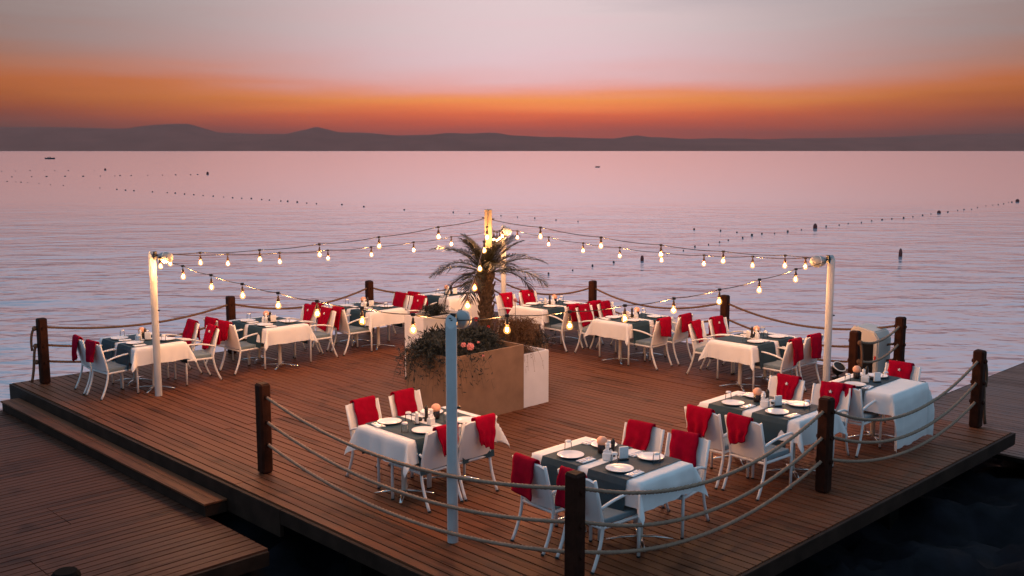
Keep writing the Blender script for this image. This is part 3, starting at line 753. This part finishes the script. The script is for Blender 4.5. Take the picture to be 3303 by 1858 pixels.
def towel(p, rz, lab, seed, lf, lb, w=.31, off=0.0, skew=0.0):
    rr = random.Random(seed); pinch = rr.choice((.04, .04, .10, .45, .55)); tilt = rr.uniform(-.10, .10) if pinch < .2 else rr.uniform(-.3, .3)
    n = Vector((.970, 0, .2425)); dn = (PT0-PB0).normalized(); hw = w/2
    NL = 14; path = []
    top = PT0+dn*.004
    for i_ in range(NL+1):                                             # front, hem to crest
        s = lf*(1-i_/NL); path.append((top-dn*s+n*.031, n, s))
    for k in range(1, 6):
        a_ = math.pi*k/6; path.append((top+n*.031*math.cos(a_)+dn*.031*math.sin(a_), n*math.cos(a_)+dn*math.sin(a_), 0))
    e = top-n*.031
    for i_ in range(1, NL+1):
        s = lb*i_/NL; path.append((e+Vector((-.012*min(1, s/.1)-.004, 0, -s)), Vector((-1, 0, 0)), s))
    NW = 12; g = []; ph = rr.uniform(0, 6); k1 = rr.uniform(1.0, 2.2); amp = rr.uniform(.006, .014); hem = rr.uniform(-.03, .03)
    for idx, (c, nn, s) in enumerate(path):
        row = []; sg = 1 if idx <= NL else -1
        for j in range(NW+1):
            f = j/NW*2-1; dep = s/.4
            yy = f*hw*(1-pinch*min(1, dep))+off+skew*dep*sg*.5+.006*math.sin(idx*.8+ph)
            out = (amp*(1+pinch*1.6)*(1+math.sin(f*math.pi*k1*(1+pinch*2)+ph+dep))*min(1, dep*1.6)+.004*mnoise.noise(Vector((f*3, s*14, seed*.7)))+.004)
            zz = Vector((0, 0, (hem+tilt*.2)*f*dep+.03*pinch*math.sin(f*7+ph)*dep))
            row.append(c+nn*out+Vector((0, yy, 0))+zz)
        g.append(row)
    bm = BM(); sheet(bm, g, .009)
    t = new('towel', bm, 'towel', None, p, (0, 0, rz), smooth=True)
    tag(t, lab, 'towel', 'red towels over the chair backs')
    if rr.random() > .5: return t
    # embroidered star near the crest
    c = top-dn*.085+n*.058+Vector((0, off, 0)); bm = BM(); vs_ = []
    ax = Vector((0, 1, 0)); ay = dn; a0 = rr.uniform(-.3, .3)
    for k in range(10):
        r_ = .022 if k % 2 == 0 else .009; a_ = a0+k*math.pi/5+math.pi/2
        vs_.append(bm.verts.new(c+ax*math.cos(a_)*r_+ay*math.sin(a_)*r_))
    f_ = bm.faces.new(vs_); r_ = bmesh.ops.extrude_face_region(bm, geom=[f_])
    for el_ in r_['geom']:
        if isinstance(el_, bmesh.types.BMVert): el_.co -= n*.025
    e_ = new('emblem', bm, 'emblem', t)
    return t

# ------------------------------------------------------------------ tables
def make_table(Lx, Ly):
    """Lx long side along local x"""
    t = empty('dining_table')
    bm = BM(); box(bm, -Lx/2+.005, Lx/2-.005, -Ly/2+.005, Ly/2-.005, .725, .755, .004); new('tabletop', bm, 'board', t)
    for s in ((-1, 1) if Lx > 1.2 else (0,)):
        cx = s*Lx*.27
        bm = BM(); tube(bm, [(cx, 0, .04), (cx, 0, .725)], .032, 12); box(bm, cx-.15, cx+.15, -.15, .15, .712, .7245); new('column', bm, 'column', t, smooth=False)
        for k in range(4):
            a_ = R(45+90*k); d = Vector((math.cos(a_), math.sin(a_), 0))
            bm = BM(); pts = [Vector((cx, 0, .055))+d*.02, Vector((cx, 0, .05))+d*.16, Vector((cx, 0, .022))+d*.33]
            tube(bm, pts, [.026, .022, .016], 8, flat=.5); new('foot', bm, 'chrome', t, smooth=True)
    return t
def drape(Lx, Ly, hang, seed, res=.045):
    """square-cut cloth over a table: hang = drops on -x, +x, -y, +y"""
    rr = random.Random(seed); ph = [rr.uniform(0, 6) for _ in range(4)]
    def axis(L, h0, h1):
        a = [-L/2-h0+h0*i_/7 for i_ in range(7)]; n = max(4, int(L/.05)); a += [-L/2+L*i_/n for i_ in range(n+1)]
        return a+[L/2+h1*(i_+1)/7 for i_ in range(7)]
    nf = lambda a, b: mnoise.noise(Vector((a*5.5+seed*3.1, b*2.0, seed*1.7)))*1.5+.5*mnoise.noise(Vector((a*13+seed, b*3, seed)))
    xs = axis(Lx, hang[0], hang[1]); ys = axis(Ly, hang[2], hang[3]); g = []
    for x in xs:
        row = []
        for y in ys:
            dx = max(0, abs(x)-Lx/2); dy = max(0, abs(y)-Ly/2); sx_ = 1 if x > 0 else -1; sy_ = 1 if y > 0 else -1
            px_ = max(-Lx/2, min(Lx/2, x)); py_ = max(-Ly/2, min(Ly/2, y)); z = .758
            if dx > 0 and dy > 0:
                rho = math.hypot(dx, dy); phi = math.atan2(dy, dx); k = math.sin(2*phi)
                o = .012+.07*rho+(.40*rho if rho < .3 else .12+.12*(rho-.3))*k*k*(1 if max(hang) < .5 else .55)
                rho2 = min(rho, .735)
                px_ += sx_*o*math.cos(phi)*1.0; py_ += sy_*o*math.sin(phi); z -= rho2*(1-.06*k)
            elif dx > 0:
                px_ += sx_*(.012+(.07 if hang[0] < .5 else .03)*dx+.034*min(1, dx/.25)*max(-.35, nf(y, sx_))); z -= dx*(1+.05*nf(y*.6, 7+sx_))
            elif dy > 0:
                py_ += sy_*(.012+.07*dy+.034*min(1, dy/.25)*max(-.35, nf(x, 3+sy_))); z -= dy*(1+.05*nf(x*.6, 9+sy_))
            if dx+dy < .001: z += .0012*math.sin(x*7+ph[0])*math.sin(y*8)
            row.append((px_, py_, max(z, .012)))
        g.append(row)
    bm = BM(); sheet(bm, g); bmesh.ops.recalc_face_normals(bm, faces=bm.faces); return bm
def runner(cx, w, Ly, hang, seed):
    """strip across the table, hanging on -y and +y"""
    rr = random.Random(seed); ph = rr.uniform(0, 6); path = []
    N = 7
    for i_ in range(N): s = hang[0]*(1-i_/N); path.append((-Ly/2-.028-.12*s, .762-s, s, -1))
    for i_ in range(9): path.append((-Ly/2-.012+(Ly+.024)*i_/8, .7655, 0, 0))
    for i_ in range(1, N+1): s = hang[1]*i_/N; path.append((Ly/2+.028+.12*s, .762-s, s, 1))
    g = []
    for (y, z, s, sg) in path:
        row = []
        for j in range(9):
            x = cx+(j/8-.5)*w*(1-.02*s); row.append((x, y+sg*.014*(s/.3)*math.sin(x*12+ph), z))
        g.append(row)
    bm = BM(); sheet(bm, g, .003); return bm

plate_bm = BM(); lathe(plate_bm, [(0, .0), (.075, 0), (.085, .004), (.135, .02), (.137, .023), (.132, .024), (.09, .012), (.075, .009), (0, .009)], 28)
plate_me = bpy.data.meshes.new('plate'); plate_bm.to_mesh(plate_me); plate_bm.free(); plate_me.materials.append(M['ceramic'])
glass_bm = BM(); lathe(glass_bm, [(.037, 0), (.039, .004), (.034, .10), (.031, .112), (.0, .114)], 18)
glass_me = bpy.data.meshes.new('tumbler'); glass_bm.to_mesh(glass_me); glass_bm.free(); glass_me.materials.append(M['glass'])
base_bm = BM(); lathe(base_bm, [(.0345, .098), (.033, .106), (.028, .1145), (0, .1155), ], 18)
base_me = bpy.data.meshes.new('thick_base'); base_bm.to_mesh(base_me); base_bm.free(); base_me.materials.append(M['ceramic'])
for me in (plate_me, glass_me, base_me):
    for p in me.polygons: p.use_smooth = True
nap_bm = BM()
box(nap_bm, -.05, .05, -.095, .095, 0, .006, .002); box(nap_bm, -.046, .044, -.09, .093, .0065, .010, .001)
nap_me = bpy.data.meshes.new('napkin'); nap_bm.to_mesh(nap_me); nap_bm.free(); nap_me.materials.append(M['napkin'])
def knife_mesh():
    bm = BM(); box(bm, -.007, .007, -.10, -.01, 0, .004, .0015); box(bm, -.008, .008, -.01, .10, 0, .002, .0008); return bm
def fork_mesh():
    bm = BM(); box(bm, -.004, .004, -.10, .03, 0, .003, .001); box(bm, -.011, .011, .03, .05, 0, .003, .001)
    for k in range(4): box(bm, -.011+k*.0063, -.008+k*.0063, .05, .095, 0, .003)
    return bm
kme = bpy.data.meshes.new('knife'); b_ = knife_mesh(); b_.to_mesh(kme); b_.free(); kme.materials.append(M['steel'])
fme = bpy.data.meshes.new('fork'); b_ = fork_mesh(); b_.to_mesh(fme); b_.free(); fme.materials.append(M['steel'])
def link(name, me, p, rz, lab, cat, grp):
    o = bpy.data.objects.new(name, me); C.objects.link(o); o.location = p; o.rotation_euler = (0, 0, rz)
    return tag(o, lab, cat, grp)
def mill(p, m, lab, tall=.19):
    t = empty('pepper_mill' if m == 'darkmill' else 'salt_mill', p); tag(t, lab, 'mill', 'salt and pepper mills')
    bm = BM(); lathe(bm, [(0, 0), (.026, 0), (.027, .01), (.021, .05), (.017, .085), (.021, .115), (.022, .125), (0, .126)], 14); new('body', bm, m, t, smooth=True)
    bm = BM(); lathe(bm, [(.012, .126), (.022, .132), (.023, .15), (.017, tall-.02), (.008, tall-.012), (.008, tall-.004), (0, tall)], 14); new('cap', bm, m, t, smooth=True)
def candle(p, lab):
    t = empty('candle', p); tag(t, lab, 'candle', 'candles on the tables')
    bm = BM(); lathe(bm, [(0, 0), (.042, 0), (.045, .01), (.045, .085), (.041, .088), (.0, .08)], 18); new('cup', bm, 'jar', t, smooth=True)
    bm = BM(); lathe(bm, [(.02, .075), (.045, .09), (.056, .115), (.05, .145), (.03, .165), (.006, .172), (0, .172)], 18); new('wax_globe', bm, 'wax', t, smooth=True)
def menu(p, rz, lab):
    t = empty('menu_stand', p, rz); tag(t, lab, 'menu stand', 'menu stands on the tables')
    bm = BM(); box(bm, -.05, .05, -.03, .03, 0, .014, .004); new('base', bm, 'black', t)
    bm = BM(); box(bm, -.047, .047, -.012, .012, .0145, .13, .002); new('card', bm, 'card', t)
def napbox(p, rz, lab):
    t = empty('napkin_holder', p, rz); tag(t, lab, 'napkin holder', 'napkin holders on the tables')
    bm = BM(); box(bm, -.05, .05, -.028, .028, 0, .075, .006); new('case', bm, 'whitemill', t)
    bm = BM()
    g = [[(-.045+.09*i_/6, -.01+.02*j, .0755+(.03 if j else .025)+.012*math.sin(i_*1.7+j)) for i_ in range(7)] for j in range(2)]
    sheet(bm, g, .004); box(bm, -.045, .045, -.012, .012, .07, .095); new('paper_fold', bm, 'napkin', t)
def ashtray(p, lab):
    t = empty('ashtray', p); bm = BM(); lathe(bm, [(0, 0), (.04, 0), (.046, .03), (.040, .031), (.034, .01), (0, .01)], 16); new('bowl', bm, 'black', t, smooth=True)
    tag(t, lab, 'ashtray', 'ashtrays on the tables')

# key: name, centre u v, length, width, long axis, seat back distances, seat positions along the long axis, runner, drops
T = [
 ('front centre table', 7.57, 6.29, 1.36, .84, 'v', (.47, .47), ((.29, -.31), (.26, -.31)), None, True),
 ('table behind the front pole', 7.12, 8.60, 1.28, .88, 'u', (.17, .53), ((-.27, .25), (-.21, .42)), None, True),
 ('table behind the right foreground post', 10.53, 6.34, 1.34, .84, 'v', (.68, .68), ((.18, -.36), (.36, -.27)), None, True),
 ('small corner table at far right', 12.60, 5.98, .96, 1.03, 'v', (.40, .38), ((.0,), (.02,)), 'T4', True),
 ('table beside the right pole', 14.25, 8.86, 1.38, .80, 'u', (.48, .80), ((-.19, .38), (.06, .70)), None, False),
 ('table second right of the palm', 14.44, 11.52, 1.34, .80, 'u', (.50, .72), ((-.24, .38), (-.12, .50)), None, False),
 ('table just right of the palm', 14.55, 13.70, 1.34, .80, 'u', (.50, .70), ((-.30, .30), (-.2, .45)), None, False),
 ('small table just left of the palm', 14.08, 16.2, 1.06, 1.0, 'v', (.45, .50), ((.05,), (.05,)), 'T8', False),
 ('table third from the left', 11.75, 16.04, 1.34, .82, 'v', (.50, .72), ((.28, -.30), (.28, -.26)), None, False),
 ('table second from the left', 9.43, 15.82, 1.34, .82, 'v', (.50, .77), ((.36, -.18), (.46, -.14)), None, False),
 ('leftmost table', 7.07, 15.74, 1.32, .84, 'v', (.50, .68), ((.30, -.26), (.44, -.27)), None, False),
]
kt = 0
for ti, (nm, cu, cv, Lg, Wd, ax, bd, pos, special, near) in enumerate(T):
    rz = VA if ax == 'v' else UA                                      # local x = long axis
    rz += R(rnd.uniform(-1.2, 1.2))
    ctr = uv(cu, cv)
    def loc(x, y, z=0):
        return ctr+Vector((math.cos(rz)*x-math.sin(rz)*y, math.sin(rz)*x+math.cos(rz)*y, z))
    t = make_table(Lg, Wd); t.location = ctr; t.rotation_euler = (0, 0, rz)
    tag(t, f'dining table under a white cloth, the {nm}', 'table', 'dining tables on the deck')
    hang = [.27, .27, .24, .24]
    if special == 'T4': hang = [.70, .25, .25, .25]
    if special == 'T8': hang = [.45, .25, .25, .25]
    c = new('tablecloth', drape(Lg, Wd, hang, ti), 'cloth', None, ctr, (0, 0, rz), smooth=True)
    tag(c, f'white tablecloth draped over the {nm}', 'tablecloth', 'white tablecloths')
    # runners
    rl = [-.30, .30] if Lg > 1.2 else ([.12] if special == 'T4' else [.02])
    for k, rx in enumerate(rl):
        o = new('table_runner', runner(rx, .47, Wd, (rnd.uniform(.36, .42), rnd.uniform(.34, .40)), ti*3+k), 'runner', None, ctr, (0, 0, rz), smooth=False)
        which = '' if len(rl) == 1 else (('farther ' if k else 'nearer '))
        tag(o, f'{which}dark teal runner across the {nm}', 'table runner', 'dark table runners')
    # in local terms: for long axis v, -u side is local +y ; for long axis u, -v side is local -y
    sides = [(+1 if ax == 'v' else -1), (-1 if ax == 'v' else +1)]
    sname = ('left', 'right') if ax == 'v' else ('right', 'left')
    for si in (0, 1):
        sgn = sides[si]
        for k, along in enumerate(pos[si]):
            jit = R(rnd.uniform(-7, 7))
            yb = sgn*(Wd/2+bd[si])                                     # where the head of the back is
            face = rz+(-math.pi/2 if sgn > 0 else math.pi/2)+jit       # chair looks to the table
            p = loc(along, yb)+Vector((math.cos(face), math.sin(face), 0))*.325
            if len(pos[si]) == 1: rank = ''
            else: rank = ('nearer ' if along == min(pos[si]) else 'farther ')
            sl = f'{rank}{sname[si]}'
            place_chair(p, face, f'white armchair with grey cushion, {sl} seat of the {nm}')
            kt += 1
            toward = (si == 1)                                         # these show their fronts to the camera
            towel(p, face, f'red towel over the {sl} chair of the {nm}', kt, *( (rnd.uniform(.34, .42), rnd.uniform(.2, .3)) if toward else (rnd.uniform(.2, .3), rnd.uniform(.26, .36)) ),
                  w=rnd.uniform(.29, .35), off=rnd.uniform(-.05, .05), skew=rnd.uniform(-.05, .05))
            # setting
            sx_ = (min(rl, key=lambda q: abs(q-along))); py_ = sgn*(Wd/2-.165)
            link('plate', plate_me, loc(sx_+rnd.uniform(-.03, .03), py_, .7685), 0, f'white plate laid at the {sl} seat of the {nm}', 'plate', 'plates on the tables')
            hx = sx_-sgn*.185 if abs(sx_-sgn*.185) < Lg/2-.05 else sx_+sgn*.185
            nzv = .7685 if abs(hx-sx_) < .19 else .7605
            np_ = loc(hx, py_+rnd.uniform(-.02, .02), .7688); nr = rz+R(rnd.uniform(-15, 15))
            link('napkin', nap_me, np_, nr, f'folded napkin at the {sl} seat of the {nm}', 'napkin', 'folded napkins')
            if near:
                link('fork', fme, np_+Vector((math.cos(nr)*-.014, math.sin(nr)*-.014, .0102)), nr+R(6), f'fork on the napkin, {sl} seat of the {nm}', 'fork', 'forks')
                link('knife', kme, np_+Vector((math.cos(nr)*.018, math.sin(nr)*.018, .0102)), nr-R(5), f'knife on the napkin, {sl} seat of the {nm}', 'knife', 'knives')
            gp = loc(sx_+sgn*.15, sgn*(Wd/2-.28), .7685)
            g_ = link('tumbler', glass_me, gp, 0, f'upturned glass tumbler at the {sl} seat of the {nm}', 'glass', 'upturned tumblers')
            b_ = bpy.data.objects.new('thick_base', base_me); C.objects.link(b_); b_.parent = g_
    # centre pieces
    cx = 0 if len(rl) == 2 else rl[0]
    q = 1 if ax == 'v' else -1
    zt = .7605 if len(rl) == 2 else .7685
    mill(loc(cx+.03, -.06*q, zt), 'darkmill', f'dark pepper mill on the {nm}')
    mill(loc(cx+.035, .02*q, zt), 'whitemill', f'white salt mill on the {nm}', .165)
    candle(loc(cx+.17, -.06*q, .7685), f'peach candle globe in a dark cup on the {nm}')
    napbox(loc(cx-.015, .075*q, zt), rz+R(20), f'white napkin holder on the {nm}')
    menu(loc(cx-.13 if len(rl) == 2 else cx-.13, -.03*q, .7685), rz+R(60), f'white card stand with black base on the {nm}')
    if near: ashtray(loc(cx-.02, -.14*q, zt), f'small black ashtray on the {nm}')

# ------------------------------------------------------------------ bin and floor lamp by the back right rail
t = empty('litter_bin', uv(16.02, 7.72), UA-math.pi/2); tag(t, 'off white litter bin with dark front panel beyond the rope', 'litter bin')
bm = BM(); pr = [(-.25, 0), (.25, 0), (.25, .72), (.18, .84), (-.16, .90), (-.23, .88), (-.25, .80)]
for s, y in ((0, -.24), (1, .24)):
    for (a, b) in pr: bm.verts.new((a, y, b))
bm.verts.ensure_lookup_table(); n = len(pr)
bm.faces.new([bm.verts[k] for k in range(n)]); bm.faces.new([bm.verts[n+k] for k in range(n)][::-1])
for k in range(n): bm.faces.new((bm.verts[k], bm.verts[n+k], bm.verts[n+(k+1) % n], bm.verts[(k+1) % n]))
bmesh.ops.recalc_face_normals(bm, faces=bm.faces); bmesh.ops.bevel(bm, geom=bm.edges[:], offset=.02, segments=2, affect='EDGES'); new('shell', bm, 'binwhite', t)
bm = BM(); box(bm, -.20, .17, -.252, -.235, .03, .64, .006); new('front_panel', bm, 'bindark', t)
bm = BM(); box(bm, .19, .22, -.252, -.235, .36, .44, .004); new('red_tag', bm, 'red', t)
x, y = 5.475, 16.7
t = empty('floor_spotlight', (x, y, 0), .4); tag(t, 'small black floor spotlight with pale rim beside the right pole', 'spotlight')
bm = BM(); lathe(bm, [(0, 0), (.09, 0), (.095, .03), (.05, .045), (0, .05)], 16); tube(bm, [(0, 0, .04), (0, 0, .10)], .018, 8); new('stand', bm, 'black', t)
bm = BM(); lathe(bm, [(0, -.09), (.07, -.07), (.105, 0), (.115, .06), (.10, .065), (0, .05)], 18); bm.transform(Matrix.Translation((0, 0, .16)) @ Matrix.Rotation(R(35), 4, 'X')); new('housing', bm, 'black', t, smooth=True)
bm = BM(); lathe(bm, [(.100, .066), (.117, .062), (.117, .072), (.100, .074)], 18); bm.transform(Matrix.Translation((0, 0, .16)) @ Matrix.Rotation(R(35), 4, 'X')); new('rim', bm, 'whitemill', t)
# top of a post beside the lower deck, cut by the bottom edge of the picture
x, y, z = -3.649, 7.9, 0.397
t = empty('mooring_post', (x, y, -1.6), .5); tag(t, 'dark mooring post top at the bottom left edge of the picture', 'post')
bm = BM(); tube(bm, [(0, 0, 0), (0, 0, z+1.6-.03), (0, 0, z+1.6)], [.12, .115, .09], 14); new('shaft', bm, 'joist', t)

# ------------------------------------------------------------------ buoys and boat
def buoy(x, y, w, h, m, lab, grp, name='float'):
    bm = BM(); lathe(bm, [(0, -.5), (.3, -.45), (.5, -.2), (.5, .15), (.34, .4), (.12, .5), (0, .52)], 10)
    bm.transform(Matrix.Diagonal((w, w*.8, h, 1))); tag(new(name, bm, m, None, (x, y, WZ+h*.2), (0, 0, rnd.uniform(0, 3)), smooth=True), lab, 'buoy', grp)
l1 = [(-116.3, 232.5), (-114.6, 235.5), (-113.4, 240.1), (-110.8, 241.7), (-107.6, 240.1), (-104.4, 240.1), (-99.6, 243.3)]
l2 = [(-89.9, 183.3), (-86.8, 184.2), (-84.5, 185.1), (-82.0, 187.1), (-78.7, 187.1), (-76.3, 189.0), (-74.0, 190.0), (-73.8, 192.0), (-71.7, 192.0), (-69.3, 194.0), (-67.2, 196.1), (-65.4, 198.3), (-62.5, 198.3), (-61.8, 200.5)]
l3 = [(-77.2, 155.8), (-74.9, 153.8), (-73.2, 151.9), (-71.6, 150.6), (-68.0, 146.4), (-64.0, 141.2), (-60.8, 138.0), (-52.1, 128.7), (-48.1, 123.9), (-46.1, 121.4), (-44.5, 119.8), (-41.1, 116.3), (-38.8, 114.5), (-37.4, 113.0), (-35.6, 110.6), (-34.1, 109.0), (-32.5, 107.0), (-31.0, 105.5), (-29.4, 103.7), (-28.0, 101.9), (-26.8, 100.8), (-25.7, 100.2), (-24.2, 98.3), (-23.2, 97.2), (-21.7, 95.4), (-20.9, 94.7), (-19.7, 93.2), (-18.5, 91.6), (-17.4, 90.4), (-14.9, 89.0), (-12.5, 85.7), (-8.6, 81.0)]
l4 = [(-4.5, 77.7), (-3.2, 76.3), (-.8, 73.8), (.4, 72.3), (1.6, 71.0), (3.0, 69.1), (4.4, 67.6), (10.9, 60.6), (12.3, 59.7), (13.0, 58.5)]
r1 = [(13.4, 56.5), (14.2, 57.5), (15.0, 57.8), (16.1, 59.1), (17.3, 60.5), (19.6, 63.2), (20.8, 64.4), (21.8, 65.7), (23.0, 66.7), (24.2, 68.2), (25.3, 69.3), (26.3, 70.2), (27.5, 71.2), (28.7, 72.6), (30.0, 74.1), (31.3, 75.8), (33.5, 78.0), (35.3, 80.4), (36.2, 81.3), (36.9, 81.5), (38.6, 84.2), (40.6, 87.0), (41.8, 88.3), (42.6, 89.0), (43.7, 90.3), (45.4, 92.9), (45.8, 93.1)]
r2 = [(12.5, 54.8), (11.4, 53.3), (10.7, 52.1), (9.9, 50.9), (9.0, 49.7), (8.1, 47.7), (7.1, 46.2), (4.3, 42.6), (3.3, 41.3), (2.4, 39.8), (1.4, 38.6), (.5, 37.4)]
for L, w, h, lab, grp in ((l1, .40, .26, 'small dark float in the farthest row at left', 'floats of the farthest left row'), (l2, .48, .28, 'dark float in the second farthest row at left', 'floats of the second left row'),
                          (l3, .24, .20, 'dark float in the long slanting row at left', 'floats of the slanting left row'), (l4, .15, .18, 'dark float in the sparse row behind the mast', 'floats behind the mast'),
                          (r1, .15, .17, 'dark float in the row running out to the right', 'floats of the right row'), (r2, .11, .15, 'dark float in the near row right of the palm', 'floats of the near right row')):
    for (x, y) in L:
        k = rnd.uniform(.5, .9); buoy(x, y, w*k, h*k, 'buoy', lab, grp)
for x, y, w, h, lab in [(18.5, 61.8, .26, .42, 'large red buoy at the near end of the right row'), (32.4, 77.0, .34, .30, 'large buoy midway along the right row'), (46.9, 94.3, .34, .36, 'large buoy at the far right edge'),
                        (17.4, 45.2, .20, .52, 'tall red buoy floating alone at right'), (5.6, 43.4, .18, .34, 'red buoy above the string lights right of the palm'),
                        (-98.3, 246.6, .6, .7, 'buoy at the right end of the farthest left row'), (-60.5, 202.7, .6, .8, 'buoy at the right end of the second left row')]:
    buoy(x, y, w, h, 'redbuoy', lab, 'marker buoys', 'marker_buoy')
t = empty('swimming_raft', (24.3, 290, WZ)); tag(t, 'small dark raft alone on the water far out', 'raft')
bm = BM(); box(bm, -.65, .65, -.6, .6, -.1, .22, .03); new('hull', bm, 'buoy', t)
bm = BM(); box(bm, -.55, .55, -.5, .5, .221, .30, .02); new('deck_pad', bm, 'foot', t)
t = empty('motorboat', (-258, 571, WZ), 0); tag(t, 'small dark motorboat far out at left', 'boat')
bm = BM(); g = []
for i_ in range(9):
    s = i_/8; x = -2.6+5.2*s; w = .95*(1-max(0, (s-.55)/.45)**2.2)+.02; sh = .62+.25*s*s
    g.append([(x, -w, sh), (x+.05, -w*.8, .1), (x, 0, -.15+.25*max(0, s-.6)), (x+.05, w*.8, .1), (x, w, sh)])
sheet(bm, g); 
g2 = [[r_[0], (r_[0][0], 0, r_[0][2]+.03), r_[4]] for r_ in g]; sheet(bm, g2); bmesh.ops.recalc_face_normals(bm, faces=bm.faces); new('hull', bm, 'hull', t)
bm = BM(); sheet(bm, [[(.3, -.7, .72), (.3, .7, .72)], [(-.15, -.6, 1.25), (-.15, .6, 1.25)]], .03); new('windscreen', bm, 'bindark', t)
bm = BM(); tube(bm, [(-.6, -.8, .7), (-.7, -.75, 1.5), (-.7, .75, 1.5), (-.6, .8, .7)], .04, 6); new('rail_arch', bm, 'steel', t)
bm = BM(); box(bm, -1.6, -.7, -.5, .5, .72, 1.05, .05); new('seat', bm, 'hull', t)
bm = BM(); box(bm, -2.95, -2.62, -.2, .2, .1, 1.0, .06); new('outboard_motor', bm, 'black', t)

# ------------------------------------------------------------------ evening haze over the sea
hz = bpy.data.materials.new('evening haze'); hz.use_nodes = True; nt = hz.node_tree; nt.nodes.clear()
pv = nt.nodes.new('ShaderNodeVolumePrincipled'); pv.inputs['Color'].default_value = (1, .74, .68, 1); pv.inputs['Density'].default_value = HAZE
ov = nt.nodes.new('ShaderNodeOutputMaterial'); nt.links.new(pv.outputs[0], ov.inputs['Volume'])
bm = BM(); box(bm, -25000, 25000, -400, 20000, -5, 620); tag(new('haze', bm, hz), kind='stuff')
